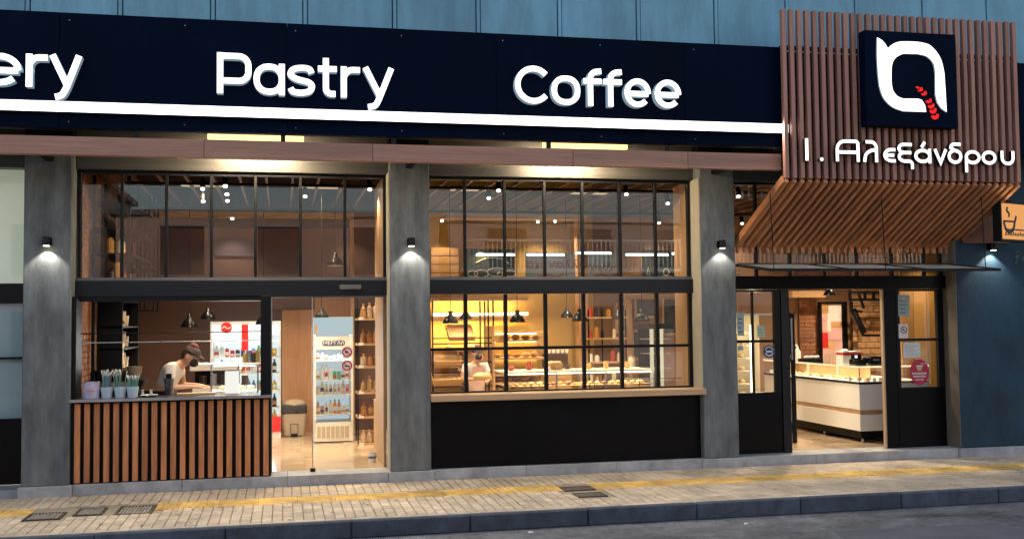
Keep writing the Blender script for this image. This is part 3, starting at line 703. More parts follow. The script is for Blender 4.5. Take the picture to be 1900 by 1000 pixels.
# logo box
lg = thing('logo_sign', 'square navy sign box with a white looped letter emblem and red wheat ear', 'logo sign', (7.5, -1.2, 4.2))
la, lb_ = at(1604, 56, -1.2), at(1778, 238, -1.2)
B(la.x, lb_.x, -1.2, -1.055, lb_.z, la.z).build('box', NAVY, lg, bevel=.004)
def L2(u, v): p = at(1430+u/2.94, v/2.94, -1.21); return (p.x, p.z)
ol = [L2(*q) for q in ([(578, 208), (600, 220), (620, 240), (636, 268)]+cr([(636, 268), (665, 243), (710, 230), (800, 232)], 4)[1:]+cr([(800, 232), (868, 252), (922, 320), (943, 400)], 5)[1:]+[(950, 500), (956, 614), (928, 594), (905, 560), (896, 520), (895, 405)]
      + cr([(895, 405), (885, 350), (850, 312), (800, 298)], 5)[1:]+[(720, 296)]+cr([(720, 296), (682, 315), (660, 350), (655, 400)], 4)[1:]+[(655, 440)]+cr([(655, 440), (662, 490), (685, 525), (720, 541)], 4)[1:]+[(800, 541), (820, 548), (838, 575), (845, 613), (720, 609)]
      + cr([(720, 609), (660, 585), (612, 535), (590, 470)], 5)[1:]+[(582, 400), (577, 300)])]
MB().prism(ol, -1.225, -1.201, 0, 1).build('emblem', [LEDL, LSIDE], lg)
RG = emit_mat('red_wheat_light', (1, .03, .03), .5)
cps = cr([(800, 480), (830, 505), (862, 555), (882, 600), (897, 640)], 5)
for i in range(7):
    q = cps[min(len(cps)-1, int(i*(len(cps)-1)/6.))]; q2 = cps[min(len(cps)-1, int(i*(len(cps)-1)/6.)+1)] if i < 6 else (905, 665)
    d = Vector((q2[0]-q[0], q2[1]-q[1])).normalized(); nn = Vector((-d.y, d.x)); s_ = 8.5+i*1.0
    for sd_ in ((-1, 1) if i else (0,)):
        c = Vector(q)+nn*sd_*s_*.62; ax = (d+nn*sd_*-.55).normalized(); ay = Vector((-ax.y, ax.x))
        pts = [L2(*(c+ax*(s_*1.05*cos(t))+ay*(s_*.42*sin(t)))) for t in [2*pi*k/9 for k in range(9)]]
        MB().prism(pts, -1.232-.001*(sd_+1), -1.202, 0, 0).build('wheat_grain', RG, lg)
# name sign
ns = thing('name_sign', 'white glowing Greek letters mounted on the upright slats below the logo', 'shop sign', (7.5, -1.1, 3.7))
gx = lambda v: 1430+v/2.94
put_letters([('I', gx(189), gx(216)), ('.', gx(262), gx(294)), ('A', gx(355), gx(486)), ('L', gx(503), gx(586)), ('E', gx(614), gx(690)), ('X', gx(692), gx(780)), ('ά', gx(783), gx(876)), ('v', gx(888), gx(965)), ('d', gx(965), gx(1046)), ('p', gx(1058), gx(1145)), ('o', gx(1150), gx(1232)), ('u', gx(1254), gx(1330))],
            ns, -1.13, -1.075, 3.775, .0215, .180, .268, 290, BLK)
for x in (6.2, 7.3, 8.6): B(x, x+.02, -1.074, -1.051, 3.8, 3.82).build('standoff', BLK, ns)

# hanging coffee lightbox
def lbp(px, py, Y): return at(px, py, Y)
cb = thing('coffee_lightbox', 'glowing orange lightbox with a dark steaming coffee cup at the right edge', 'lightbox', (9.6, -.55, 2.9))
c0 = at(1858, 377, -.75); c1 = at(1859, 443, -.75)
zt_, zb_ = c0.z, c1.z; o0 = Vector((c0.x, -.75, 0)); dxy = Vector((.93, .36, 0)).normalized()
def LB(u, z, off=0.): q = o0+dxy*u+Vector((dxy.y, -dxy.x, 0))*off; return Vector((q.x, q.y, z))
def slab(u0, u1, z0, z1, f0, f1, mi=0):
    return MB().add([LB(u0, z0, f0), LB(u1, z0, f0), LB(u1, z0, f1), LB(u0, z0, f1), LB(u0, z1, f0), LB(u1, z1, f0), LB(u1, z1, f1), LB(u0, z1, f1)],
                    [(0, 3, 2, 1), (4, 5, 6, 7), (0, 1, 5, 4), (1, 2, 6, 5), (2, 3, 7, 6), (3, 0, 4, 7)], mi)
slab(-.02, .62, zb_-.03, zt_+.03, -.12, -.002).build('case', BLK, cb, bevel=.004)
slab(0, .60, zb_, zt_, 0, .006).build('lit_face', emit_mat('orange_face', (1, .45, .15), .45), cb)
hh = zt_-zb_
def stroke3(pts, hw, name):
    m = MB(); m.ribbon(pts, hw, 0, 1, False, 0, 0)
    for i, v in enumerate(m.v): m.v[i] = LB(v.x, v.z, .011-.004*v.y)
    m.build(name, BLKS, cb)
stroke3([(.02, zb_+hh*.50), (.28, zb_+hh*.50)], .012, 'cup_rim')
stroke3([(.05+p[0], p[1]) for p in arcpts(.10, zb_+hh*.50, .12, .14, 180, 360, 10)], .02, 'cup_bowl')
stroke3([(.28, zb_+hh*.50), (.31, zb_+hh*.66)], .018, 'cup_handle')
stroke3(cr([(.12, zb_+hh*.90), (.10, zb_+hh*.80), (.15, zb_+hh*.72), (.14, zb_+hh*.62)], 4), .016, 'steam')
stroke3([(.04, zb_+hh*.27), (.55, zb_+hh*.27)], .009, 'saucer')
for k in range(9): stroke3([(.05+k*.055, zb_+hh*.10), (.07+k*.055, zb_+hh*(.17 if k % 3 else .2)), (.085+k*.055, zb_+hh*.11)], .007, 'script_mark')
MB().box(c0.x+.25, c0.x+.30, -.55, -.001, zt_+.031, zt_+.07).build('wall_arm', BLK, cb)
lamp('AREA', LB(.3, (zb_+zt_)/2, .05), 6, (1, .55, .22), cb, sx=.5, sy=.4, aim=(dxy.y, -dxy.x, 0))
# leafy sprig hanging in at the right edge
LEAFM = mat('sprig_leaf', (.035, .085, .045), .5, var=.4, scale=5)
tr_ = thing('leafy_branch', 'small green leafy branch reaching in at the right edge under the lightbox', 'branch', at(1935, 455, -.35))
b0 = at(1940, 450, -.3); b1 = at(1878, 478, -.4)
MB().tube(b0, b1, .008, .003, 6).build('twig', mat('twig_bark', (.07, .05, .03), .8), tr_)
random.seed(9)
for k in range(26):
    t = random.uniform(.15, 1); c = b0.lerp(b1, t)+Vector((random.uniform(-.05, .05), random.uniform(-.06, .06), random.uniform(-.08, .03)))
    d = Vector((random.uniform(-1, .4), random.uniform(-.5, .5), random.uniform(-1, .1))).normalized(); s_ = d.cross(Vector((random.random(), 1, random.random()))).normalized()*.016; L_ = random.uniform(.06, .1)
    MB().add([c, c+d*L_*.5+s_, c+d*L_, c+d*L_*.5-s_], [(0, 1, 2), (0, 2, 3)]).build('leaf', LEAFM, tr_)

# ================================================================== NEIGHBOUR WINDOW (left edge)
nb = thing('neighbour_window', 'tall window with frosted blinds beyond the leftmost pillar', 'window', (-3.6, .3, FL))
xn0, xn1 = -5.2, -2.834
zz = [at(25, p, .3).z for p in (526, 563, 664, 776, 903)]
BL1 = mat('cream_blind', (.62, .66, .56), .7, var=.06, scale=2, emit=(.75, .85, .62), es=.16)
BL2 = mat('bluish_blind', (.36, .50, .52), .7, var=.1, scale=2)
B(xn0, xn1, .33, .35, zz[0], 3.69).build('upper_blind', BL1, nb)
B(xn0, xn1, .33, .35, zz[3], zz[1]).build('lower_blind', BL2, nb)
B(xn0, xn1, .26, .40, zz[1], zz[0]).build('transom', BLK, nb)
B(xn0, xn1, .26, .32, zz[2]-.012, zz[2]+.012).build('glazing_bar', BLK, nb)
B(xn0, xn1, .26, .40, FL, zz[3]).build('lower_panel', BLKP, nb)
for a, b in ((zz[3], zz[2]-.012), (zz[2]+.012, zz[1]), (zz[0], 3.69)): B(xn0, xn1, .30, .306, a, b).build('pane', GLASS, nb)
B(xn1-.03, xn1, .25, .40, FL, 3.69).build('jamb', GREYM, nb)
B(-8, xn0, .2, .45, FL, 4.3).build('side_wall', CONC, label='grey wall beyond the frosted window at the left', cat='wall')

# ================================================================== OPPOSITE SIDE OF THE STREET (seen as reflections)
OB1 = mat('pink_render', (.55, .38, .32), .85, var=.12, scale=1)
OB2 = mat('grey_render', (.50, .45, .44), .85, var=.12, scale=1)
WIN = mat('dark_window', (.03, .04, .05), .15)
opav = B(-60, 70, -24, -15.6, -.25, -.03).build('far_pavement', PAVEW, kind='structure')
for (x0, x1, h, mt, lb, bal) in ((-22, -5, 5.9, OB2, 'grey two storey house across the street', False), (-4.6, 4.6, 5.0, OB1, 'pink rendered low house across the street', False), (4.9, 22, 4.9, OB2, 'grey house with a railed balcony across the street', True)):
    t = thing('opposite_house', lb, 'house', ((x0+x1)/2, -20, 0))
    B(x0, x1, -24, -18, -.05, h).build('wall', mt, t); B(x0-.2, x1+.2, -24.2, -17.8, h, h+.15).build('roof', GREYM, t)
    x = x0+1.2
    while x < x1-2:
        for z in (.9, 3.3):
            f = B(x-.06, x+1.26, -18.03+.02, -17.96, z-.06, z+1.46).build('window', OB1, t); B(x, x+1.2, -17.959, -17.95, z, z+1.4).build('pane', WIN, f)
        x += 2.7
    if bal:
        B(x0+.2, x1-.5, -18, -17.1, 3.33, 3.45).build('balcony', WHITE, t)
        m = MB()
        for k in range(int((x1-x0-1)/.14)): m.box(x0+.3+k*.14, x0+.34+k*.14, -17.13, -17.1, 3.45, 4.25)
        m.box(x0+.3, x1-.5, -17.14, -17.09, 4.25, 4.31); m.build('railing', WHITE, t)

# ================================================================== INTERIOR
random.seed(21)
# left brick side wall
def brick_wall(name, label, axis, p, a0, a1, z0, z1, mats, bw_=.21, bh=.07, cat='wall', jit=.006, gap=.011, flip=1, back=.06):
    t = thing(name, label, cat, (p if axis == 'x' else (a0+a1)/2, (a0+a1)/2 if axis == 'x' else p, z0))
    m = MB(); z = z0; r = 0
    while z < z1-.01:
        a = a0-(bw_/2 if r % 2 else 0)
        while a < a1:
            s0 = max(a, a0); s1 = min(a+bw_-gap, a1); 
            if s1-s0 > .02:
                q = random.uniform(0, jit); 
                if axis == 'x': m.box(p-.02, p+.012+q, s0, s1, z, min(z+bh-gap, z1))
                else: m.box(s0, s1, p-.012-q, p+.02, z, min(z+bh-gap, z1))
            a += bw_
        z += bh; r += 1
    o = m.build('bricks', mats, t, kind='stuff')
    if axis == 'x': B(p-back-.02, p+.004, a0, a1, z0, z1).build('mortar_bed', MORT, t)
    else: B(a0, a1, p-.004, p+back, z0, z1).build('mortar_bed', MORT, t)
    return t
brick_wall('brick_side_wall', 'orange red brick side wall left of the coffee bar', 'x', -2.30, .452, 4.99, FL, 4.33, BRICK)
xb0, xb1 = at(1485, 600, 4.9).x, at(1532, 600, 4.9).x
brick_wall('brick_wall_patch', 'pale mortared brick strip left of the framed poster in the entrance', 'y', 4.95, xb0, xb1, FL, 3.0, BRICK)
xs0, xs1 = at(1592, 600, 4.7).x, XR-.05
brick_wall('rubble_wall_patch', 'rough ochre stone wall behind the counter, right of the framed poster', 'y', 4.9, xs0, xs1, FL, 3.6, STONE, bw_=.17, bh=.11, jit=.03, gap=.014)

# black shelving on the brick wall: ladder shelves in the upper window and the coffee bar below
sh = thing('ladder_shelf', 'tall black metal wall shelving against the brick wall behind the upper left panes', 'shelf', (-2.1, 1.5, 2.5))
for y in (.9, 1.75, 2.9): B(-2.26, -2.22, y, y+.035, 1.2, 3.72).build('upright', BLK, sh); B(-1.86, -1.82, y, y+.035, 2.35, 3.72).build('upright', BLK, sh)
for z in (2.42, 2.75, 3.06, 3.38): B(-2.26, -1.80, .9, 2.93, z, z+.025).build('shelf_board', BLK, sh)
for z, n in ((2.445, 6), (2.775, 4)):
    for k in range(n):
        y = 1.0+k*.27; h = random.uniform(.12, .24); c = (-2.02+random.uniform(-.05, .05), y, z)
        mt = mat(('amber_jar', 'cream_tin', 'dark_tin')[k % 3], ((.55, .26, .06), (.7, .6, .42), (.06, .04, .03))[k % 3], .35)
        MB().lathe(c, [(.001, 0), (.045, 0), (.045, h*.8), (.02, h), (.001, h)], 10).build('jar', mt, label='small jar or tin on the black shelving above the coffee bar', cat='jar', group='jars on the black shelving', smooth=False)
# metal landing frame (black square tube) hanging near the ceiling
lf = thing('hanging_rack', 'black square tube rack hanging from the ceiling above the coffee bar', 'rack', (-1.2, 3, 2.2))
q0 = at(240, 548, 3.4); q1 = at(285, 574, 3.4)
ra, rb, rc, rd = at(236, 425, 3.2), at(286, 425, 3.2), at(236, 578, 3.2), at(286, 578, 3.2)
for x in (ra.x, (ra.x+rb.x)/2, rb.x):
    for y in (3.2, 3.7): B(x-.012, x+.012, y-.012, y+.012, rc.z, 3.74).build('upright', BLK, lf)
for z in (rc.z+.012, rc.z+.20, (ra.z+rc.z)/2, ra.z):
    for y in (3.2, 3.7): B(ra.x+.013, rb.x-.013, y-.011, y+.011, z-.012, z+.012).build('crossbar', BLK, lf)
# coffee bar cabinet on the left wall
cbn = thing('coffee_bar_shelf', 'black shelf unit with stacked cups against the brick wall', 'shelf', (-2.1, 2.0, .96))
lamp('SPOT', (-1.5, 1.0, 3.5), 30, (1, .72, .42), cbn, .05, 95, .8, (-.5, .1, -1))
B(-2.28, -2.25, 1.45, 2.95, 1.0, 2.25).build('back_panel', BLK, cbn)
for z in (1.30, 1.58, 1.86, 2.2): B(-2.249, -1.98, 1.45, 2.95, z, z+.02).build('shelf_board', BLK, cbn)
B(-2.249, -1.98, 1.45, 1.48, 1.0, 2.199).build('side_panel', BLK, cbn); B(-2.249, -1.98, 2.92, 2.95, 1.0, 2.199).build('side_panel', BLK, cbn)
CUP = mat('paper_cup', (.74, .60, .42), .6)
for z in (1.325, 1.605, 1.885):
    for k in range(5):
        y = 1.6+k*.28; h = .20 if k % 2 else .14
        MB().lathe((-2.12, y, z-.002), [(.001, 0), (.035, 0), (.045, h), (.03, h), (.001, .02)], 10).build('cup_stack', CUP, label='stack of pale paper cups on the black coffee bar shelf', cat='cup stack', group='cup stacks on the coffee bar shelf')
# big coffee cup dispensers (tall pale cylinders) and grinder
def cyl_thing(name, label, cat, px, pyb, pyt, Y, r, m, group=None, taper=1.0, extra=None):
    b = at(px, pyb, Y); t_ = at(px, pyt, Y); h = t_.z-b.z
    o = thing(name, label, cat, (b.x, Y, b.z), group)
    MB().lathe((b.x, Y, b.z), [(.001, 0), (r*taper, 0), (r, h), (r*.9, h), (r*.9*taper, .01), (.001, .008)], 16).build('body', m, o, smooth=False)
    if extra: extra(o, b, h)
    return o
TUBEC = mat('cream_tube', (.78, .60, .40), .5)
cyl_thing('cup_dispenser', 'tall cream cup tube standing behind the straw cups', 'cup dispenser', 207, 676, 605, 1.6, .052, TUBEC, 'cream tubes at the coffee bar')
cyl_thing('cup_dispenser', 'shorter cream cup tube to the right of the tall one', 'cup dispenser', 222, 676, 634, 1.7, .05, TUBEC, 'cream tubes at the coffee bar')
# coffee machine
mc = at(215, 727, 1.25)
cm_ = thing('coffee_machine', 'black and steel espresso machine behind the straw cups', 'coffee machine', (mc.x, 1.3, .96))
B(mc.x-.34, mc.x+.30, .98, 1.55, .97, 1.10).build('base', BSHADE, cm_, bevel=.02)
MB().ribbon(cr([(mc.x-.34, 1.22), (mc.x-.15, 1.31), (mc.x+.12, 1.27), (mc.x+.34, 1.16)], 5), .05, 1.0, 1.5, False, 0, 0).build('curved_hood', BSHADE, cm_)
for k in (-.2, .0, .2): MB().tube((mc.x+k, .97, 1.14), (mc.x+k, .86, 1.13), .018, .014, 8).build('portafilter', STEEL, cm_)
B(mc.x-.30, mc.x+.26, 1.2, 1.5, 1.101, 1.19).build('body', STEEL, cm_)
gr = thing('bean_grinder', 'coffee grinder with a glass bean hopper beside the espresso machine', 'grinder', (at(250, 720, 1.3).x, 1.3, .96))
gxx = at(250, 720, 1.3).x
MB().tube((gxx, 1.25, .97), (gxx, 1.25, 1.22), .075, .065, 12).build('body', BSHADE, gr); MB().lathe((gxx, 1.25, 1.221), [(.04, 0), (.085, .06), (.095, .16), (.001, .165)], 14).build('hopper', mat('smoked_hopper', (.25, .19, .13), .1, spec=.8), gr)
# cups with straws on the ledge
CUPB = mat('pale_blue_cup', (.55, .66, .74), .5); CUPP = mat('lilac_tin', (.52, .46, .66), .45, var=.25, scale=18)
SCOL = [mat('straw_'+n, c, .4) for n, c in (('green', (.12, .35, .22)), ('blue', (.14, .25, .42)), ('brown', (.20, .13, .10)), ('white', (.75, .73, .68)))]
for i, (px, a) in enumerate(((198, 'with green and brown straws, left of the other two'), (223, 'full of blue grey straws, between two others'), (246, 'of dark straws nearest the coffee grinder'))):
    b = at(px, 731, .12); b.z = zt-.004+.003
    t = thing('straw_cup', 'pale blue cup '+a, 'cup', (b.x, .12, b.z), 'straw cups on the hatch ledge')
    MB().lathe((b.x, .12, b.z), [(.001, 0), (.052, 0), (.068, .125), (.062, .125), (.048, .01), (.001, .01)], 14).build('body', CUPB, t)
    for k in range(24):
        an = random.uniform(0, 2*pi); r0 = random.uniform(.01, .045); r1 = r0*1.75
        h = random.uniform(.24, .30) if i < 2 else random.uniform(.2, .24)
        a0 = Vector((b.x+r0*cos(an), .12+r0*sin(an), b.z+.012)); a1 = Vector((b.x+r1*cos(an), .12+r1*sin(an), b.z+h))
        m = MB().tube(a0, a1, .004, n=5); m.tube(a1, a1+Vector((.012*cos(an), .012*sin(an), .03)), .0042, n=5, mi=1)
        m.build('straw', [SCOL[(k+i) % 3] if k % 3 else SCOL[i % 2], SCOL[3]], label='thin drinking straw standing in a pale blue cup on the hatch ledge', cat='straw', group='straws in the pale blue cups')
b = at(169, 733, .12); tz = zt-.001
tn = thing('sugar_tin', 'lilac printed tin at the left end of the hatch ledge', 'tin', (b.x, .12, tz))
MB().lathe((b.x, .12, tz), [(.001, 0), (.088, 0), (.088, .18), (.08, .18), (.08, .01), (.001, .01)], 20).build('body', CUPP, tn, smooth=False)
MB().lathe((b.x, .12, tz+.178), [(.089, 0), (.091, .006), (.089, .012), (.08, .012)], 20).build('rim', STEEL, tn)
m = MB()
for k in range(7):
    an = -pi/2+(k-3)*.16; m.box(b.x+.0885*cos(an)-.006, b.x+.0885*cos(an)+.006, .12+.0885*sin(an)-.002, .12+.0885*sin(an)+.001, tz+.075+.012*(k % 2), tz+.095+.012*(k % 2))
m.build('printed_crest', mat('orange_print', (.7, .30, .12), .5), tn)
b = at(278, 728, .3); pl = thing('saucer', 'white saucer with a small milk jug on the worktop behind the ledge', 'saucer', (b.x, .3, tz))
MB().lathe((b.x, .24, tz), [(.001, 0), (.05, 0), (.10, .02), (.09, .02), (.04, .008), (.001, .008)], 16).build('dish', WHITE, pl)
MB().lathe((b.x+.02, .24, tz+.008), [(.001, 0), (.022, 0), (.014, .05), (.02, .07), (.001, .07)], 10).build('jug', STEEL, pl)
b = at(313, 715, .6)
bb = thing('blender_jug', 'dark drinks mixer beside the bending barista', 'mixer', (b.x, .62, .96))
MB().tube((b.x, .62, .961), (b.x, .62, 1.05), .07, .05, 12).build('base', BSHADE, bb); MB().tube((b.x, .62, 1.051), (b.x, .62, 1.25), .04, .06, 12).build('jug', mat('smoked_jug', (.05, .05, .055), .12), bb); B(b.x-.03, b.x+.03, .60, .64, 1.251, 1.31).build('lid', BSHADE, bb)

# pendant lamps
def pendant(px, pyb, Y, w, label, group='black pendant lamps', e=14, white=False, zc=3.76):
    b = at(px, pyb, Y); r = w/2
    t = thing('pendant_lamp', label, 'pendant lamp', b, group)
    prof = [(r, 0), (r*.93, r*.28), (r*.62, r*.80), (r*.30, r*1.05), (r*.26, r*1.5), (.001, r*1.55)]
    MB().lathe(b, prof, 20).build('shade', BSHADE, t, smooth=True)
    MB().lathe(b+Vector((0, 0, -.001)), [(r*.97, .002), (r*.88, r*.26), (r*.56, r*.74), (.001, r*.9)], 20).build('shade_lining', INSH, t, smooth=True)
    MB().tube(b+Vector((0, 0, r*1.5)), (b.x, b.y, zc), .005, n=5).build('cord', BLK, t)
    MB().ball(b+Vector((0, 0, r*.32)), r*.26, r*.26, r*.26, 10, 6).build('bulb', BULB, t, smooth=True)
    lamp('SPOT', b+Vector((0, 0, r*.02)), e, (1, .78, .5), t, .03, 140, .4)
    return t
pd = [(351, 607, 2.6, .235, 'black pendant lamp just above and beside the bending barista'), (386, 592, 3.2, .22, 'black pendant lamp at the left of the drinks cooler top'), (489, 602, 3.0, .23, 'black pendant lamp half hidden by the hatch post'),
      (597, 589, 2.7, .20, 'black pendant lamp hanging over the white dairy fridge'), (216, 601, 1.7, .20, 'black pendant lamp in front of the brick wall at the coffee bar'), (622, 493, 2.2, .235, 'black pendant lamp hanging highest, behind the upper panes'),
      (836, 600, 2.4, .235, 'leftmost black pendant lamp over the bread racks'), (864, 592, 3.4, .20, 'black pendant lamp behind the first mullion of the long window'), (960, 598, 2.2, .235, 'black pendant lamp in the third pane of the long window'),
      (1052, 589, 3.2, .20, 'smaller black pendant lamp left of the oak post'), (1076, 596, 2.4, .24, 'black pendant lamp in front of the oak post'), (1147, 592, 3.2, .20, 'black pendant lamp behind the fifth mullion of the long window'), (1191, 596, 2.4, .24, 'rightmost black pendant lamp in the long window'),
      (1539, 548, 3.0, .2, 'black pendant lamp just under the entrance beam')]
for p in pd: pendant(*p)

# ceiling track spots
def spot(px, py, label, big=False, e=32, aim=(0, -.2, -1), z=3.62):
    h = proj((0, 0, 0)); 
    d = ray(px, py); tt = (z-CAM.z)/d.z; p = CAM+d*tt
    if p.y > 4.7: tt = (4.7-CAM.y)/d.y; p = CAM+d*tt
    t = thing('ceiling_spotlight', label, 'spotlight', p, 'ceiling spotlights')
    r = .045 if big else .035
    MB().tube(p+Vector((0, 0, .012)), p+Vector((0, .03, .12)), r, n=12).build('can', BSHADE, t)
    MB().tube(p+Vector((0, .03, .12)), (p.x, p.y+.03, max(3.76, p.z+.2)), .012, n=6).build('stem', BLK, t)
    MB().ball(p, r*.8, r*.8, .02, 10, 4).build('lens', BULB, t)
    lamp('SPOT', p+Vector((0, 0, -.03)), e, (1, .80, .56), t, .03, 110, .7, aim)
for q in [(376, 351, 'left oval ceiling spot, upper of the pair'), (377, 374, 'left oval ceiling spot, lower of the pair'), (418, 346, 'round bright ceiling spot above three small ones'), (421, 361, 'ceiling spot just below the bright round one'), (422, 373, 'lowest of the three ceiling spots in the fourth pane'),
          (431, 406, 'ceiling spot on the oak beam in the fourth pane'), (566, 365, 'warm ceiling spot in the sixth pane'), (686, 352, 'ceiling spot in the last pane above the glass door'), (652, 409, 'ceiling spot at the corner of the left oak frame'),
          (925, 354, 'brightest ceiling spot, in the second pane of the right upper window'), (907, 368, 'smaller ceiling spot beside the brightest one'), (1030, 411, 'bright low ceiling spot in the fourth pane of the right upper window'), (998, 412, 'dim low ceiling spot left of the bright low one'),
          (820, 410, 'low ceiling spot in the first pane of the right upper window'), (1162, 361, 'small ceiling spot in the fifth pane'), (1239, 378, 'oval ceiling spot near the oak jamb'), (1223, 414, 'low ceiling spot near the oak jamb'),
          (1370, 365, 'ceiling spot beside the right grey pillar, upper one'), (1377, 415, 'ceiling spot beside the right grey pillar, lower one')]: spot(*q)
# track rails
for y, lb in ((1.5, 'black ceiling track rail nearest the windows'), (4.55, 'black ceiling track rail along the back wall')):
    B(-2.0, 11.5, y+.01, y+.04, 3.70, 3.735).build('ceiling_track', BLK, label=lb, cat='track rail')

# oak portal frames
def portal(label, xa, xb, zt_, y0, y1, left, right, w=.14):
    t = thing('oak_portal', label, 'timber frame', ((xa+xb)/2, y0, FL), 'oak portal frames')
    B(xa, xb, y0, y1, zt_, zt_+.09).build('head_beam', OAKX, t, bevel=.004)
    if left: B(xa, xa+w, y0, y1, FL, zt_-.002).build('post', OAK, t, bevel=.004)
    if right: B(xb-w, xb, y0, y1, FL, zt_-.002).build('post', OAK, t, bevel=.004)
    return t
zt0 = at(500, 403, 4.5).z
portal('pale oak portal beam across the back of the coffee bar', at(238, 500, 4.5).x, at(657, 500, 4.5).x, zt0, 4.5, 4.7, False, True, .06)
portal('pale oak portal frame with a post in the middle of the bread room', at(790, 500, 4.4).x, at(1090, 500, 4.4).x, zt0, 4.4, 4.6, False, True, .17)
portal('oak frame opening at the right end of the bread room', at(1160, 500, 4.6).x, at(1255, 500, 4.6).x, at(1200, 555, 4.6).z, 4.6, 4.7, True, False, .1)
jx0, jx1 = at(1255, 600, .9).x, at(1284, 600, .46).x
B(at(1255, 600, .9).x, 5.22, .47, .9, FL, 3.7).build('oak_partition', OAK, label='broad oak partition at the right end of the long window', cat='partition', bevel=.004)
B(at(708, 700, .7).x, 1.245, .46, 1.6, FL, 3.7).build('oak_partition', OAK, label='oak partition edge beside the grey pillar right of the glass door', cat='partition', bevel=.004)
# dark band with mural on the brown wall
B(at(240, 410, 4.97).x, at(656, 410, 4.97).x, 4.975, 4.998, at(500, 423, 4.97).z, at(500, 407, 4.97).z).build('wall_band', DARK, label='dark band on the brown wall under the oak beam', cat='wall band')
DMUR = mat('mural_brown', (.13, .055, .03), .8, var=.15)
def wp(px, py, Y=4.985): p = at(px, py, Y); return (p.x, p.z)
MB().prism([wp(315, 424)]+[wp(388, 424), wp(387, 434)]+cr([wp(387, 434), wp(372, 452), wp(352, 462), wp(315, 463)], 4)[1:], 4.98, 4.995, 0, 0).build('mural_shape', DMUR, label='dark curved mural shape in the third upper pane', cat='mural')
MB().prism([wp(435, 424), wp(640, 424)]+cr([wp(640, 424), wp(622, 445), wp(590, 459), wp(560, 461)], 4)[0:]+[wp(478, 460), wp(468, 448)], 4.98, 4.995, 0, 0).build('mural_shape', DMUR, label='long dark curved mural shape across the middle upper panes', cat='mural')
B(at(398, 450, 4.97).x, at(473, 450, 4.97).x, 4.972, 4.979, wp(430, 475)[1], wp(430, 447)[1]).build('mural_band', mat('mural_plum', (.075, .055, .075), .8, var=.1), label='plum grey mural band in the fourth upper pane', cat='mural')

# drinks cooler
SHW = mat('cooler_white', (.8, .82, .82), .4)
def shelves_of(prefix, x0, x1, y0, zs, cols, label, group, r=.03, h=.2, gapx=.075, parent=None, capc=None):
    k = 0
    for zi, z in enumerate(zs):
        x = x0+r+.01
        while x < x1-r:
            c = cols[(zi*3+k//2) % len(cols)]; hh_ = h*random.uniform(.75, 1.05)
            ty = random.choice((0, 0, 1, 2)); m = MB()
            if ty == 0:
                m.lathe((x, y0, z), [(.001, 0), (r, 0), (r, hh_*.65), (r*.4, hh_*.86), (r*.4, hh_), (.001, hh_)], 8, 0)
                m.lathe((x, y0, z+hh_*.93), [(r*.45, 0), (r*.45, hh_*.1), (.001, hh_*.1)], 8, 1)
            elif ty == 1:
                hh_ *= .62; m.lathe((x, y0, z), [(.001, 0), (r*.9, 0), (r, hh_*.05), (r, hh_*.95), (r*.8, hh_), (.001, hh_)], 8, 0)
            else:
                m.box(x-r*.9, x+r*.9, y0-r, y0+r, z, z+hh_*.78); m.tube((x, y0, z+hh_*.78), (x, y0, z+hh_*.84), r*.35, n=6, mi=1)
            m.lathe((x, y0, z+hh_*.22), [(r*1.03, 0), (r*1.03, hh_*.28)], 8, 2) if ty < 2 else m.box(x-r*.7, x+r*.7, y0-r-.002, y0-r, z+hh_*.2, z+hh_*.5, mi=2)
            m.build('bottle', [c, capc or c, random.choice((PAPER, REDS, NAVS, OAKD, cols[0]))], label=label % ('first', 'second', 'third', 'fourth', 'fifth', 'sixth')[zi], cat='bottle', group=group)
            x += gapx; k += 1
fb = atz(521, 812, FL); Yc = fb.y
c0x, c1x = at(390, 700, Yc).x, at(521, 700, Yc).x; ztp = at(450, 596, Yc).z
dc = thing('drinks_cooler', 'wide glowing white drinks cooler with a red pillar behind the hatch', 'drinks cooler', ((c0x+c1x)/2, Yc, FL))
Yb = min(Yc+.55, 4.96)
B(c0x, c1x, Yb-.03, Yb, FL+.08, ztp).build('back_panel', emit_mat('cooler_back_glow', (.90, 1, 1), .55), dc)
B(c0x, c0x+.03, Yc, Yb-.031, FL, ztp).build('side_panel', SHW, dc); B(c1x-.03, c1x, Yc, Yb-.031, FL, ztp).build('side_panel', SHW, dc)
B(c0x+.031, c1x-.031, Yc, Yb-.031, ztp-.05, ztp).build('top_panel', SHW, dc); B(c0x+.031, c1x-.031, Yc, Yb-.031, FL, FL+.30).build('plinth', WHITE, dc)
zr = at(460, 650, Yc).z
HD_ = emit_mat('cooler_header_glow', (1, 1, 1), .8)
B(c0x+.031, at(448, 600, Yc).x, Yc-.02, Yc+.01, at(430, 628, Yc).z, ztp-.052).build('lit_header', HD_, dc)
B(at(461, 600, Yc).x, c1x-.031, Yc-.02, Yc+.01, at(430, 622, Yc).z, ztp-.052).build('lit_header', HD_, dc)
B(at(448, 600, Yc).x+.002, at(461, 600, Yc).x-.002, Yc-.03, Yc+.02, zr, ztp-.052).build('red_pillar', REDM, dc)
rd_ = at(420, 608, Yc-.03); lgd = MB().prism(arcpts(rd_.x, rd_.z, .085, .085, 0, 345, 23), Yc-.032, Yc-.022, 0, 0).build('red_disc', REDM, dc)
MB().ribbon(cr([(rd_.x-.07, rd_.z-.01), (rd_.x-.03, rd_.z+.018), (rd_.x+.02, rd_.z-.012), (rd_.x+.07, rd_.z+.012)], 4), .010, Yc-.036, Yc-.033, False, 0, 0).build('white_wave', PAPER, dc)
zsh = [at(450, p, Yc+.2).z for p in (632, 662, 692, 724, 756, 785)]
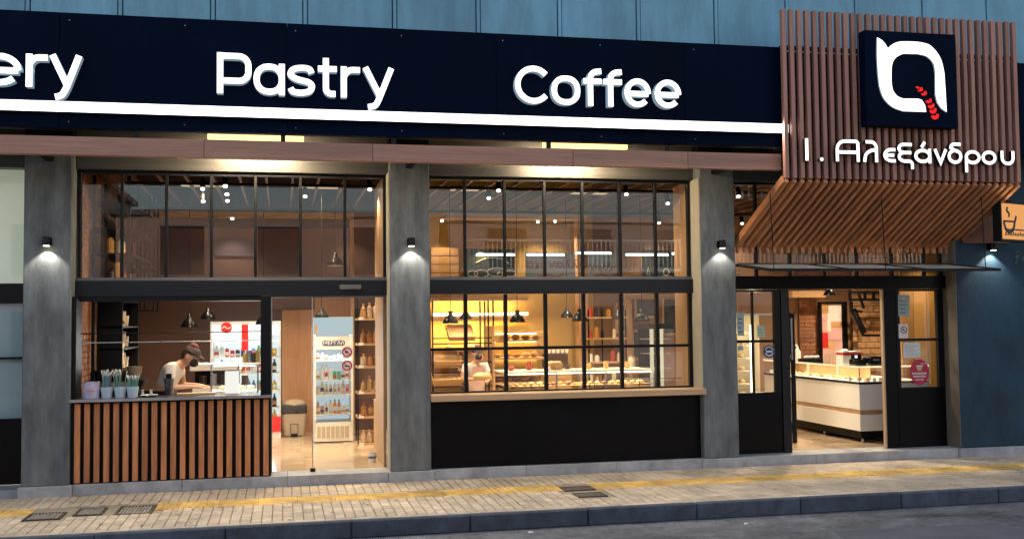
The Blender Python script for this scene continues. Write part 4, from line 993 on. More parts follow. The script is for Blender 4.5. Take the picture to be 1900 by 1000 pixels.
for z in zsh: B(c0x+.031, c1x-.031, Yc+.05, Yb-.032, z-.012, z).build('shelf', SHW, dc)
B(c0x, c1x, Yc-.015, Yc-.002, FL+.32, at(450, 645, Yc).z).build('door_glass', GLASSI, dc)
rb2 = at(511, 790, Yc-.02); B(at(503, 790, Yc).x, c1x-.002, Yc-.022, Yc-.003, at(511, 800, Yc).z, at(511, 772, Yc).z).build('red_panel', REDM, dc)
bc = [mat('bottle_'+n, c, .2) for n, c in (('green', (.05, .45, .18)), ('red', (.6, .03, .03)), ('cola', (.05, .02, .015)), ('yellow', (.75, .5, .05)), ('clear', (.6, .72, .75)), ('blue', (.1, .2, .55)), ('orange', (.8, .3, .04)))]
shelves_of('c', c0x+.04, c1x-.04, Yc+.18, zsh[1:], [bc[4], bc[1], bc[2], bc[5], bc[0], bc[3]], 'small drink bottle on the %s lower shelf of the wide drinks cooler', 'bottles in the drinks cooler', .033, .2, .08)
lamp('AREA', ((c0x+c1x)/2, Yc-.06, (ztp+FL)/2+.2), 14, (.95, 1, 1), dc, sx=.9, sy=1.3, aim=(0, -1, 0)); lamp('AREA', ((c0x+c1x)/2, Yc+.02, ztp-.12), 14, (.95, 1, 1), dc, sx=1.0, sy=.05, aim=(0, .7, -1))

# white dairy fridge
a = atz(582, 822, FL); Yf = a.y
f0, f1 = at(582, 700, Yf).x, at(655, 700, Yf).x; zt_f = at(615, 588, Yf).z
fg = thing('dairy_fridge', 'white upright dairy fridge with a lit glass door and a blue name badge', 'fridge', ((f0+f1)/2, Yf, FL))
B(f0, f0+.025, Yf, Yf+.6, FL+.02, zt_f).build('side_panel', WHITE, fg); B(f1-.025, f1, Yf, Yf+.6, FL+.02, zt_f).build('side_panel', WHITE, fg)
B(f0+.026, f1-.026, Yf+.57, Yf+.6, FL+.02, zt_f).build('back_panel', emit_mat('fridge_back_glow', (.82, .95, 1.), .38), fg)
zh = at(615, 620, Yf).z; zv = at(615, 783, Yf).z
B(f0+.026, f1-.026, Yf, Yf+.569, zt_f-.03, zt_f).build('top_panel', WHITE, fg)
B(f0+.026, f1-.026, Yf, Yf+.569, FL+.02, zv).build('base', WARMW, fg)
B(f0+.0, f1, Yf-.04, Yf-.002, zv+.02, zh).build('door_glass', GLASSI, fg)
for (x0, x1) in ((f0, f0+.035), (f1-.035, f1)): B(x0, x1, Yf-.045, Yf-.041, zv+.02, zh).build('door_frame', WHITE, fg)
B(f0, f1, Yf-.045, Yf-.001, zh, zt_f-.0).build('header', emit_mat('fridge_header', (.72, .92, .95), .36), fg)
B(f0+.037, f1-.037, Yf-.05, Yf-.042, at(615, 648, Yf).z, at(615, 624, Yf).z).build('badge_board', PAPER, fg)
for k in range(7):
    x = f0+.05+k*(f1-f0-.1)/7; B(x, x+(f1-f0)/7*.6, Yf-.008, Yf-.001, FL+.07, zv-.06).build('vent', mat('beige_grille', (.55, .47, .34), .6), fg)
bz = at(616, 636, Yf).z; bx = (f0+f1)/2
MB().prism(rrect(bx-.17, bz-.04, bx+.17, bz+.04, .035), Yf-.056, Yf-.051, 0, 0).build('name_badge', NAVS, fg)
text('ΜΕΒΓΑΛ', fg, (bx, Yf-.058, bz), .078, PAPER, 'badge_lettering', ext=.001, bold=.001)
B(f0+.02, f0+.055, Yf-.052, Yf-.046, at(600, 618, Yf).z, at(600, 603, Yf).z).build('price_tag', OAKD, fg)
zf = [at(615, p, Yf+.2).z for p in (668, 703, 730, 766)]
for z in zf: B(f0+.026, f1-.026, Yf+.02, Yf+.568, z-.015, z).build('shelf', SHW, fg)
dairy = [mat('dairy_white', (.8, .8, .76), .4), mat('dairy_cream', (.8, .7, .45), .4), bc[0], mat('dairy_pink', (.75, .45, .40), .4), bc[6], mat('dairy_blue', (.4, .55, .7), .4)]
for zi, (z, hh_, cc) in enumerate(zip(zf, (.12, .22, .19, .22), ([1, 1, 1, 0, 0], [0, 0, 2, 0, 0], [1, 1, 0, 3, 0, 5], [4, 1, 4, 0, 2, 1]))):
    shelves_of('d', f0+.03, f1-.03, Yf+.12, [z], [dairy[c] for c in cc], {0: 'small pot on the top shelf of the white dairy fridge%.0s', 1: 'bottle on the second shelf of the white dairy fridge%.0s', 2: 'bottle on the third shelf of the white dairy fridge%.0s', 3: 'juice bottle on the bottom shelf of the white dairy fridge%.0s'}[zi], 'goods in the dairy fridge', .026, hh_, .062, capc=dairy[2] if zi == 3 else dairy[0])
lamp('AREA', (bx, Yf+.01, zh-.03), 12, (.9, 1, 1), fg, sx=.5, sy=.05, aim=(0, .25, -1))
# pedal bin
a = atz(546, 808, FL); bn = thing('pedal_bin', 'beige pedal bin with a black bag and a swing lid beside the dairy fridge', 'bin', (a.x, a.y, FL))
BEI = mat('beige_plastic', (.42, .33, .24), .5)
h_ = at(546, 740, a.y).z-FL
m = MB(); w0, w1 = .15, .185; z0, z1 = FL, FL+h_*.66
m.add([(a.x-w0, a.y-w0, z0), (a.x+w0, a.y-w0, z0), (a.x+w0, a.y+w0, z0), (a.x-w0, a.y+w0, z0), (a.x-w1, a.y-w1, z1), (a.x+w1, a.y-w1, z1), (a.x+w1, a.y+w1, z1), (a.x-w1, a.y+w1, z1)], [(0, 3, 2, 1), (4, 5, 6, 7), (0, 1, 5, 4), (1, 2, 6, 5), (2, 3, 7, 6), (3, 0, 4, 7)]); m.build('body', BEI, bn, bevel=.02)
B(a.x-w1-.01, a.x+w1+.01, a.y-w1-.01, a.y+w1+.01, z1-.03, FL+h_*.86).build('bag_rim', mat('black_bag', (.03, .03, .035), .3, bump=.8, var=.5, scale=10), bn, bevel=.02)
MB().ball((a.x, a.y, FL+h_*.87), w1+.005, w1+.005, h_*.13, 16, 8).build('lid', BEI, bn, smooth=True)
B(a.x-.05, a.x+.05, a.y-w0-.05, a.y-w0+.01, FL+.01, FL+.05).build('pedal', BLK, bn); MB().ribbon([(a.x-.055, FL+.05), (a.x-.055, FL+.2), (a.x+.055, FL+.2), (a.x+.055, FL+.05)], .004, a.y-w0-.022, a.y-w0-.016, False, 0, 0).build('pedal_guide', BLK, bn)
# dark wood panel wall behind bin
B(at(523, 700, 4.95).x, at(583, 700, 4.95).x, 4.93, 4.998, FL, at(550, 575, 4.95).z).build('timber_wall_panel', mat('orange_ply', (.45, .21, .09), .5, var=.2, scale=6, stretch=(5, 5, .4)), label='orange timber wall panel behind the pedal bin', cat='wall panel')
B(at(584, 700, 4.95).x, at(657, 700, 4.95).x, 4.93, 4.998, FL, at(600, 548, 4.95).z).build('timber_wall_panel', mat('orange_ply', (.4, .2, .09)), label='taller orange timber wall panel behind the dairy fridge', cat='wall panel')
# bread shelving by the partition
a = atz(663, 826, FL); Ys = a.y
s0, s1 = at(663, 700, Ys).x, at(706, 700, Ys).x
bs = thing('packed_bread_shelf', 'tall black framed shelf with oak boards of packed breads beside the partition', 'shelf', ((s0+s1)/2, Ys, FL))
for x in (s0, s1-.02):
    for y in (Ys, Ys+.4): B(x, x+.02, y, y+.02, FL, at(680, 560, Ys).z+.12).build('upright', BLK, bs)
zz_ = [at(685, p, Ys).z for p in (822, 772, 727, 679, 637, 590)]
PB = [mat('rusk_bag', (.32, .13, .04), .35, var=.6, scale=30, rnd=.2), mat('biscuit_bag', (.45, .25, .10), .3, var=.5, scale=25, rnd=.2), mat('clear_bag', (.50, .34, .22), .25, var=.4, scale=18, rnd=.2)]
for i, z in enumerate(zz_):
    B(s0+.001, s1+.02, Ys-.01, Ys+.42, z-.03, z).build('shelf_board', OAKX, bs)
    B(s0+.02, s0+.09, Ys-.014, Ys-.011, z-.025, z+.012).build('price_card', PAPER, bs)
    x = s0+.05
    while x < s1-.03:
        w = random.uniform(.075, .10); hh_ = random.uniform(.15, .24)
        m = MB(); m.lathe((0, 0, 0), [(.001, 0), (.85, 0), (1, .12), (.94+random.uniform(-.08, .06), .45), (.8, .68), (.30, .80), (.22, .84), (.42, 1.0), (.001, .97)], 8)
        tw = random.uniform(0, 1)
        m.v = [Vector((x+w/2+p.x*w*.5*(1+.12*sin(5*p.z+tw*6+p.y*3)), Ys+.1+p.y*.07, z+p.z*hh_)) for p in m.v]
        m.build('bread_bag', PB[(i+int(x*10)) % 3], label='clear bag of rusks on the %s of the tall bread shelf' % ('bottom board', 'second board from below', 'third board from below', 'third board from the top', 'second board from the top', 'top board')[i], cat='bread bag', group='packed breads on the tall shelf')
        x += w+.004
B(at(697, 800, 2.2).x, at(706, 800, 2.2).x, 2.0, 2.5, FL, at(700, 742, 2.2).z).build('oak_end_cabinet', OAKD, label='low oak end cabinet in front of the bread shelf', cat='cabinet')
a = atz(691, 857, FL)
bk2 = thing('paper_bucket', 'small white bucket on the floor by the oak partition', 'bucket', (a.x, a.y, FL))
MB().lathe((a.x, a.y, FL), [(.001, 0), (.045, 0), (.055, .13), (.048, .13), (.04, .01), (.001, .01)], 14).build('pail', WHITE, bk2); MB().lathe((a.x, a.y, FL+.05), [(.0505, 0), (.0525, .03)], 14).build('band', NAVS, bk2)

pc0, pc1 = at(352, 700, 2.3).x, at(446, 700, 2.3).x; pzt = at(400, 675, 2.3).z
pc_ = thing('prep_counter', 'white topped prep counter with steel canisters behind the barista', 'counter', ((pc0+pc1)/2, 2.3, FL))
B(pc0, pc1, 2.3, 2.9, pzt-.09, pzt).build('top', WHITE, pc_, bevel=.004); B(pc0+.03, pc1-.03, 2.36, 2.88, FL, pzt-.30).build('cabinet', WHITE, pc_); B(pc0+.03, pc1-.03, 2.8, 2.88, pzt-.299, pzt-.091).build('back_board', DARK, pc_)
for k in range(5):
    x = pc0+.16+k*.14; MB().tube((x, 2.5, pzt-.299), (x, 2.5, pzt-.299+.13+.03*(k % 2)), .045, n=12).build('canister', STEEL if k % 2 else mat('dark_tin', (.06, .04, .03)), label='canister under the white prep counter top', cat='canister', group='canisters in the prep counter')
# glass display case at the hatch
dx0, dx1 = at(402, 700, .75).x, xp0-.03
hc = thing('hatch_display_case', 'bright glass pastry case standing on the worktop at the right of the hatch', 'display case', ((dx0+dx1)/2, .75, .96))
zc_ = at(430, 676, .75).z
B(dx0-.06, dx1, .55, 1.0, zc_, zc_+.012).build('top_glass_edge', mat('case_top_white', (.85, .82, .74), .3), hc)
B(dx0-.06, dx1, .55, .556, .962, zc_-.001).build('front_glass', GLASSI, hc)
for x in (dx0-.06, (dx0+dx1)/2, dx1-.02): B(x, x+.02, .557, .577, .962, zc_-.001).build('post', STEEL, hc)
B(dx0-.05, dx1-.03, .6, .98, 1.075, 1.085).build('shelf', WHITE, hc)
B(dx0-.03, dx1-.05, .62, .66, zc_-.016, zc_-.004).build('light_strip', emit_mat('case_strip', (1, .93, .75), 3), hc)
lamp('AREA', ((dx0+dx1)/2, .7, zc_-.02), 7, (1, .93, .78), hc, sx=.8, sy=.1)
B(at(418, 700, .60).x, at(444, 700, .60).x, .52, .545, .965, at(430, 688, .55).z).build('menu_card', emit_mat('lit_menu_card', (1, .97, .9), .5), label='white glowing menu card standing in front of the pastry case', cat='menu card')
for k in range(9):
    x = dx0+.02+k*.055; z = 1.087 if k % 2 else .963
    MB().ball((x, .75, z+.03), .045, .06, .03, 10, 6).build('pastry', BREADL if k % 3 else BREAD, label='golden pastry inside the pastry case at the hatch', cat='pastry', group='pastries in the hatch case', smooth=True)
for k, px in enumerate((455, 463, 471, 478)):
    b = at(px, 676, .8); MB().lathe((b.x, .8, zc_+.016), [(.001, 0), (.03, 0), (.03, .1+.03*(k % 2)), (.022, .12+.03*(k % 2)), (.001, .12+.03*(k % 2))], 12).build('jar', [mat('honey_jar', (.6, .38, .12), .2), STEEL, mat('dark_tin', (.06, .04, .03)), mat('honey_jar', (.6, .38, .12))][k], label=('honey coloured jar on the pastry case, leftmost', 'steel shaker on the pastry case', 'dark tin on top of the pastry case', 'honey coloured jar next to the hatch post')[k], cat='jar', group='jars on the pastry case')
cbx = at(345, 728, .3)
B(at(328, 728, .3).x, at(400, 728, .3).x, .28, .42, zt-.002, zt+.022).build('cutting_board', OAKX, label='pale wooden board lying on the hatch ledge before the barista', cat='board')

# ------------------------------------------------ bread room (middle bay)
def rack_tray(px0, px1, pyb, Y, label, tilt=.35, d=.42, h=.07):
    a = at(px0, pyb, Y); b = at(px1, pyb, Y); t = thing('bread_tray', label, 'tray', (a.x, Y, a.z), 'oak bread trays on the left rack')
    R_ = Matrix.Rotation(tilt, 4, 'X')
    def bx(x0, x1, y0, y1, z0, z1, nm, mt=OAKD):
        m = MB().box(x0, x1, y0, y1, z0, z1)
        for i, v in enumerate(m.v): q = R_ @ Vector((0, v.y, v.z)); m.v[i] = Vector((v.x, Y+q.y, a.z+q.z))
        m.build(nm, mt, t)
    bx(a.x, b.x, 0, d, 0, .01, 'base'); bx(a.x, b.x, -.012, 0, 0, h, 'front_board'); bx(a.x, b.x, d, d+.012, 0, h, 'back_board'); bx(a.x, a.x+.012, 0, d, .01, h, 'side_board'); bx(b.x-.012, b.x, 0, d, .01, h, 'side_board')
    return t
rk = thing('bread_rack', 'black metal bread rack holding slanted oak trays at the left of the long window', 'rack', (at(850, 700, 3.9).x, 3.9, FL))
for px in (801, 904, 913, 912):
    for y in ((3.6, 4.3) if px != 912 else ()): x = at(px, 600, 3.7).x; B(x-.012, x+.012, y, y+.025, FL, at(900, 557, 3.7).z).build('upright', BLK, rk)
for py in (627, 637, 672, 690, 716): z = at(850, py, 3.7).z; B(at(801, 600, 3.7).x, at(913, 600, 3.7).x, 3.58, 3.60, z-.01, z+.01).build('rail', BLK, rk)
rack_tray(833, 882, 632, 3.5, 'upper slanted oak tray on the left bread rack', .45)
rack_tray(806, 856, 679, 3.5, 'middle left slanted oak tray on the left bread rack', .4, h=.08)
rack_tray(866, 905, 676, 3.6, 'middle right slanted oak tray on the left bread rack', .4, h=.08)
rack_tray(803, 858, 713, 3.5, 'lowest slanted oak tray on the left bread rack', .4, h=.08)
# loaves helper
def loaf(x, y, z, L_, r, label, group, mt=BREAD, ang=0., cat='loaf'):
    m = MB().ball((0, 0, 0), L_/2, r, r*.75, 10, 6)
    for i, v in enumerate(m.v): m.v[i] = Vector((x+v.x*cos(ang)-v.y*sin(ang), y+v.x*sin(ang)+v.y*cos(ang), z+r*.7+v.z))
    return m.build('loaf', mt, label=label, cat=cat, group=group, smooth=True)
for k in range(4): loaf(at(835+k*9, 710, 3.5).x, 3.6, at(835, 708, 3.5).z, .11, .045, 'pale bread roll in the lowest slanted oak tray', 'rolls in the lowest tray', BREADL, cat='bread roll')
# bread display
g0, g1 = at(916, 640, 3.6).x, at(1010, 640, 3.6).x
bd_ = thing('bread_display', 'golden lit oak bread display with stacked shelves of loaves', 'shelf', ((g0+g1)/2, 3.8, FL))
B(g0, g1, 4.1, 4.13, FL, at(960, 604, 3.6).z).build('back_panel', GOLD, bd_)
B(g0-.03, g0-.001, 3.5, 4.13, FL, at(960, 604, 3.6).z).build('side_panel', OAK, bd_)
zq = [at(960, p, 3.6).z for p in (618, 630, 663, 693, 708, 726)]
B(at(945, 600, 3.6).x, g1, 3.3, 4.09, zq[0], zq[0]+.03).build('shelf_board', OAKX, bd_)
for i, z in enumerate(zq[1:]):
    B(g0, g1, 3.5, 4.09, z-.03, z).build('shelf_board', OAKX, bd_)
    x = g0+.08
    while x < g1-.06:
        loaf(x, 3.68, z, random.uniform(.13, .17), random.uniform(.045, .06), 'crusty loaf on the %s board of the golden bread display' % ('top', 'second', 'third', 'fourth', 'lowest')[i], 'loaves in the golden bread display', BREAD if i % 2 else BREADL, random.uniform(-.5, .5)); x += random.uniform(.13, .17)
for z in (zq[0]-.02, zq[1]-.045, zq[2]-.045): B(g0+.02, g1-.02, 4.05, 4.08, z, z+.012).build('light_strip', WARMS, bd_)
lamp('AREA', ((g0+g1)/2, 3.75, zq[1]-.04), 3, (1, .75, .38), bd_, sx=.8, sy=.1); lamp('AREA', ((g0+g1)/2, 3.75, zq[0]-.01), 2, (1, .75, .38), bd_, sx=.8, sy=.1)
# wall racks of baskets behind the rack
BASK = mat('wicker', (.42, .22, .08), .7, var=.5, scale=40, bump=.6)
wr2 = thing('wall_bread_shelf', 'oak wall shelves of basket loaves on the ochre wall above the bread display', 'shelf', (at(880, 640, 4.8).x, 4.8, FL))
for i, py in enumerate((648, 668, 690, 712)):
    z = at(880, py, 4.6).z; wx0, wx1 = at(800, 640, 4.6).x, at(1006, 640, 4.6).x
    B(wx0, wx1, 4.5, 4.99, z-.03, z).build('shelf_board', OAKD, wr2)
    x = wx0+.1
    while x < wx1-.1:
        if random.random() < .8: loaf(x, 4.62, z, random.uniform(.14, .22), random.uniform(.05, .07), 'brown loaf on the %s wall shelf against the ochre wall' % ('top', 'second', 'third', 'lowest')[i], 'loaves on the ochre wall shelves', random.choice((BREAD, BREADL, BREAD)), random.uniform(-.7, .7))
        x += random.uniform(.14, .2)
for (px0, px1, pyb, lb) in ((918, 942, 636, 'wicker basket of rolls at the left end of the golden bread display'), (1012, 1046, 688, 'wicker basket on the deli counter left of the oak post')):
    Yq = 3.45 if px0 < 1000 else 2.0; a_, b_ = at(px0, pyb, Yq), at(px1, pyb, Yq); t = thing('wicker_basket', lb, 'basket', ((a_.x+b_.x)/2, Yq, a_.z)); r_ = (b_.x-a_.x)/2
    MB().lathe(((a_.x+b_.x)/2, Yq, a_.z), [(.001, 0), (r_*.8, 0), (r_, .1), (r_*.94, .1), (r_*.75, .01)], 16).build('bowl', BASK, t)
    for k in range(6): an = k*1.05; MB().ball(((a_.x+b_.x)/2+r_*.5*cos(an), Yq+r_*.5*sin(an), a_.z+.11), .045, .04, .03, 8, 5).build('bread_roll', BREADL, label='round roll in a wicker basket in the bread room', cat='bread roll', group='rolls in the wicker baskets', smooth=True)
# dark espresso station between bread display and oak post
ex0, ex1 = at(1014, 660, 3.9).x, at(1060, 660, 3.9).x; ez = at(1030, 690, 3.9).z
es_ = thing('espresso_station', 'dark espresso station with stacked cups left of the oak post', 'coffee machine', ((ex0+ex1)/2, 3.9, FL))
B(ex0, ex1, 3.9, 4.35, FL, ez).build('cabinet', OAKD, es_); B(ex0+.02, ex1-.04, 3.95, 4.3, ez+.001, ez+.30).build('machine', mat('dark_brown_metal', (.05, .022, .012), .35), es_, bevel=.02)
for k in range(5): MB().tube((ex0+.07+k*.075, 4.0, ez+.302), (ex0+.07+k*.075, 4.0, ez+.36), .022, .03, 10).build('cup', PAPER, label='small cup on top of the dark espresso station', cat='cup', group='cups on the espresso station')
for k in range(7):
    x = at(950+k*36, 690, 1.9).x; zc3 = at(1000, 692, 1.5).z+.021; h = random.uniform(.05, .13)
    MB().lathe((x, 1.95+.1*(k % 2), zc3), [(.001, 0), (.035, 0), (.04, h*.7), (.025, h*.85), (.025, h), (.001, h)], 12).build('jar', random.choice([mat('honey_jar', (.6, .38, .12), .2), mat('dark_tin', (.06, .04, .03)), PAPER, mat('red_tin', (.45, .06, .04), .35)]), label='small jar standing on top of the glass deli counter', cat='jar', group='jars on the deli counter')
# lit pelmet along ochre wall
zp = at(880, 582, 4.9).z
pm_ = thing('lit_pelmet', 'oak pelmet shelf with a warm light strip along the ochre wall', 'shelf', (at(880, 582, 4.9).x, 4.85, zp))
B(at(798, 582, 4.9).x, at(975, 582, 4.9).x, 4.72, 4.998, zp-.12, zp-.03).build('pelmet_board', OAKX, pm_)
B(at(798, 582, 4.9).x, at(975, 582, 4.9).x, 4.70, 4.718, zp-.028, zp+.012).build('light_strip', WARMS, pm_)
B(at(798, 582, 4.9).x, at(975, 582, 4.9).x, 4.72, 4.998, at(880, 553, 4.9).z-.05, at(880, 553, 4.9).z).build('upper_board', OAKX, pm_)
xm = at(880, 582, 4.9).x
lamp('AREA', (xm, 4.78, zp+.03), 9, (1, .74, .36), pm_, sx=1.5, sy=.08, aim=(0, .35, 1)); lamp('AREA', (xm, 4.68, zp-.13), 20, (1, .72, .30), pm_, sx=1.5, sy=.08, aim=(0, .25, -1))
lamp('SPOT', (xm, 4.3, zp+1.0), 12, (1, .70, .22), pm_, .05, 120, .6, (0, .4, -1))  # unseen spot added to brighten the ochre wall, no fitting
# wall panels high up in the bread room
for (a_, b_, t_, bo, lb, mt) in ((800, 851, 459, 516, 'oak slatted ventilation panel high on the wall at the left of the upper window', None),):
    x0, x1 = at(a_, 480, 4.9).x, at(b_, 480, 4.9).x; z0, z1 = at(820, bo+6, 4.9).z, at(820, t_, 4.9).z
    v = thing('slatted_wall_panel', lb, 'wall panel', (x0, 4.9, z0)); n = 4
    for k in range(n): B(x0, x1, 4.90, 4.94, z0+(z1-z0)*k/n+.006, z0+(z1-z0)*(k+1)/n-.006).build('slat', OAKD, v)
    B(x0, x1, 4.942, 4.998, z0, z1).build('backing', BLK, v)
CH = mat('chalkboard', (.035, .06, .065), .6, var=.4, scale=8); CHK = mat('chalk', (.72, .70, .62), .8); SCRIPT = mat('brown_script', (.22, .06, .02), .6)
def chalkboard(a_, b_, t_, bo, label, Y=4.3):
    x0, x1 = at(a_, 480, Y).x, at(b_, 480, Y).x; z0, z1 = at((a_+b_)/2, bo, Y).z, at((a_+b_)/2, t_, Y).z
    t = thing('chalkboard', label, 'chalkboard', ((x0+x1)/2, Y, z0)); B(x0, x1, Y, Y+.02, z0, z1).build('board', CH, t); return t, x0, x1, z0, z1
t, x0, x1, z0, z1 = chalkboard(866, 955, 462, 519, 'chalkboard with drawn rolls and bread behind the second upper pane')
for k, (u, v, rx, ry) in enumerate(((.12, .2, .08, .05), (.3, .2, .12, .06), (.9, .2, .1, .05), (.62, .25, .16, .07))):
    MB().ribbon(arcpts(x0+u*(x1-x0), z0+v*(z1-z0), rx, ry, 0, 345, 16), .005, 4.295, 4.299, True, 0, 0).build('chalk_roll', CHK, t)
MB().ribbon(cr([(x0+.15, z0+.28), (x0+.35, z0+.36), (x0+.6, z0+.34), (x0+.7, z0+.26)], 4), .008, 4.295, 4.299, False, 0, 0).build('chalk_swirl', CHK, t)
MB().ribbon([(x0+.50, z0+.09), (x0+.55, z0+.13)], .012, 4.294, 4.299, False, 0, 0).build('chalk_mark', CHK, t); MB().ribbon([(x0+.58, z0+.10), (x0+.63, z0+.14)], .012, 4.294, 4.299, False, 0, 0).build('chalk_mark', CHK, t)
t, x0, x1, z0, z1 = chalkboard(1192, 1256, 464, 519, 'chalkboard with drawn cup and fruit behind the last upper pane')
MB().ribbon([(x0+.07, z0+.09), (x0+.10, z0+.22), (x0+.13, z0+.09), (x0+.07, z0+.09)], .006, 4.295, 4.299, False, 0, 0).build('chalk_bell', CHK, t)
MB().ribbon(arcpts(x0+.42, z0+.13, .05, .06, 0, 340, 12), .01, 4.295, 4.299, True, 0, 0).build('chalk_fruit', CHK, t)
MB().ribbon([(x0+.34, z0+.05), (x0+.52, z0+.05)], .012, 4.294, 4.299, False, 0, 0).build('chalk_mark', CHK, t); MB().ribbon([(x0+.06, z0+.05), (x0+.16, z0+.05)], .008, 4.294, 4.299, False, 0, 0).build('chalk_mark', CHK, t)
PBL = mat('grey_blue_panel', (.19, .22, .25), .6, var=.08, scale=2)
def word_panel(a_, b_, t_, bo, body, px, py, size, label, mirror=True, Y=4.25):
    x0, x1 = at(a_, 480, Y).x, at(b_, 480, Y).x; z0, z1 = at((a_+b_)/2, bo, Y).z, at((a_+b_)/2, t_, Y).z
    t = thing('counter_sign', label, 'sign', ((x0+x1)/2, Y, z0), 'mirrored counter signs'); B(x0, x1, Y, Y+.02, z0, z1).build('board', PBL, t)
    p = at(px, py, Y-.006); text(body, t, (p.x, Y-.004, p.z), size, SCRIPT, 'lettering', mirror=mirror, ext=.001, bold=.0)
    MB().ribbon(cr([(p.x-.3, z0+.05), (p.x-.15, z0+.08), (p.x, z0+.05), (p.x+.12, z0+.09)], 4), .015, Y-.004, Y-.002, False, 0, 0).build('scroll', SCRIPT, t)
word_panel(975, 1067, 468, 519, 'Αλλαντικά', 1032, 491, .20, 'grey sign with mirrored brown Greek lettering, left of the oak post')
word_panel(1091, 1145, 468, 519, 'Τυροκομικά', 1132, 497, .17, 'grey sign with mirrored brown Greek lettering, right of the oak post')
# cool tubes
for (a_, b_, py, lb) in ((884, 955, 473, 'first white strip light above the left chalkboard'), (978, 1047, 473, 'white strip light above the left grey sign'), (1068, 1134, 470, 'white strip light right of the oak post'), (1162, 1240, 473, 'white strip light above the right chalkboard'), (1248, 1266, 471, 'short white strip light at the oak partition')):
    p, q = at(a_, py, 4.1), at(b_, py, 4.1)
    t = thing('strip_light', lb, 'strip light', ((p.x+q.x)/2, 4.1, p.z), 'white strip lights over the counters')
    B(p.x, q.x, 4.09, 4.12, p.z-.012, p.z+.012).build('tube', emit_mat('tube_white', (.9, 1, 1), 3.5), t); B(p.x, q.x, 4.125, 4.15, p.z-.01, p.z+.03).build('batten', WHITE, t)
# deli counter along the window
e0, e1 = at(938, 700, 1.5).x, at(1215, 700, 1.5).x
dl = thing('deli_counter', 'long glass fronted deli counter of pastries behind the oak sill', 'display counter', ((e0+e1)/2, 1.5, FL))
zt3 = at(1000, 692, 1.5).z
B(e0, e1, 1.5, 2.3, FL, .86).build('cabinet', WARMW, dl); B(e0, e1, 1.48, 2.3, zt3, zt3+.02).build('top_glass', mat('counter_top_white', (.75, .70, .60), .25), dl)
B(e0, e1, 1.48, 1.486, .861, zt3-.001).build('front_glass', GLASSI, dl)
for k in range(4): x = e0+(e1-e0-.02)*k/3; B(x, x+.02, 1.488, 1.51, .861, zt3-.001).build('post', STEEL, dl)
B(e0+.03, e1-.03, 1.56, 1.60, zt3-.018, zt3-.004).build('light_strip', WARMS, dl); lamp('AREA', ((e0+e1)/2, 1.62, zt3-.03), 8, (1, .82, .55), dl, sx=1.8, sy=.05)
B(e0+.03, e1-.03, 1.52, 2.2, .985, .995).build('shelf', OAKX, dl)
x = e0+.08; k = 0
while x < e1-.08:
    for z, yy in ((.861, 1.6), (.996, 1.62)): loaf(x+random.uniform(-.01, .01), yy, z, random.uniform(.055, .12), random.uniform(.022, .038), 'small pastry laid out in the glass deli counter', 'pastries in the deli counter', random.choice((BREAD, BREADL, BREAD, CHOC, BREADL)), random.uniform(-.9, .9), 'pastry')
    x += .105; k += 1
# dark tray table near left of window
B(1.8, at(930, 730, .9).x, .5, 1.1, .9, .95).build('tray_shelf', BLK, label='dark shelf just inside the left part of the long window', cat='shelf')
for k, px in enumerate((815, 838, 870, 893, 918)):
    x = at(px, 722, .8).x; B(x-.07, x+.07, .7, .95, .951, .975).build('baking_tray', STEEL, label='steel baking tray on the dark shelf inside the long window', cat='baking tray', group='steel trays inside the long window')
# glass outline case low right
h0, h1 = at(1100, 720, .75).x, at(1266, 720, .75).x; zA, zB_ = at(1180, 738, .75).z, at(1180, 702, .75).z
gcs = thing('glass_counter_case', 'empty low glass case with thin black edges on the inner window ledge', 'glass case', ((h0+h1)/2, .75, zA))
B(h0, h1, .70, .706, zA, zB_).build('front_glass', GLASSI, gcs); B(h0, h1, .695, .699, zB_-.008, zB_).build('top_edge', BLK, gcs)
for x in (h0, (h0+h1)/2, h1-.008): B(x, x+.008, .694, .699, zA, zB_-.009).build('corner_edge', BLK, gcs)
B(h0-.02, h1+.02, .68, 1.05, zA-.05, zA-.001).build('base', BLK, gcs)
# item shelf
i0, i1 = at(1092, 650, 4.2).x, at(1163, 650, 4.2).x
is_ = thing('jar_shelf', 'open shelf of jars and boxes right of the oak post', 'shelf', ((i0+i1)/2, 4.2, FL))
for x in (i0, (i0+i1)/2-.1, i1-.02): B(x, x+.02, 4.2, 4.22, FL, at(1100, 575, 4.2).z).build('upright', BLK, is_)
jm = [mat('amber_jar', (.55, .26, .06), .35), mat('cream_tin', (.7, .6, .42), .35), mat('dark_tin', (.06, .04, .03), .35), mat('red_tin', (.45, .06, .04), .35), PAPER]
for i, py in enumerate((588, 627, 671, 712)):
    z = at(1120, py, 4.2).z; B(i0, i1, 4.19, 4.5, z-.025, z).build('shelf_board', OAKX, is_)
    x = i0+.07
    while x < i1-.05:
        if random.random() < .85:
            h = random.uniform(.08, .2); r = random.uniform(.03, .045)
            MB().lathe((x, 4.3, z), [(.001, 0), (r, 0), (r, h*.8), (r*.7, h*.85), (r*.7, h), (.001, h)], 10).build('jar', random.choice(jm), label='small jar or tin on the %s board of the open jar shelf' % ('top', 'second', 'third', 'lowest')[i], cat='jar', group='goods on the jar shelf')
        x += random.uniform(.08, .12)
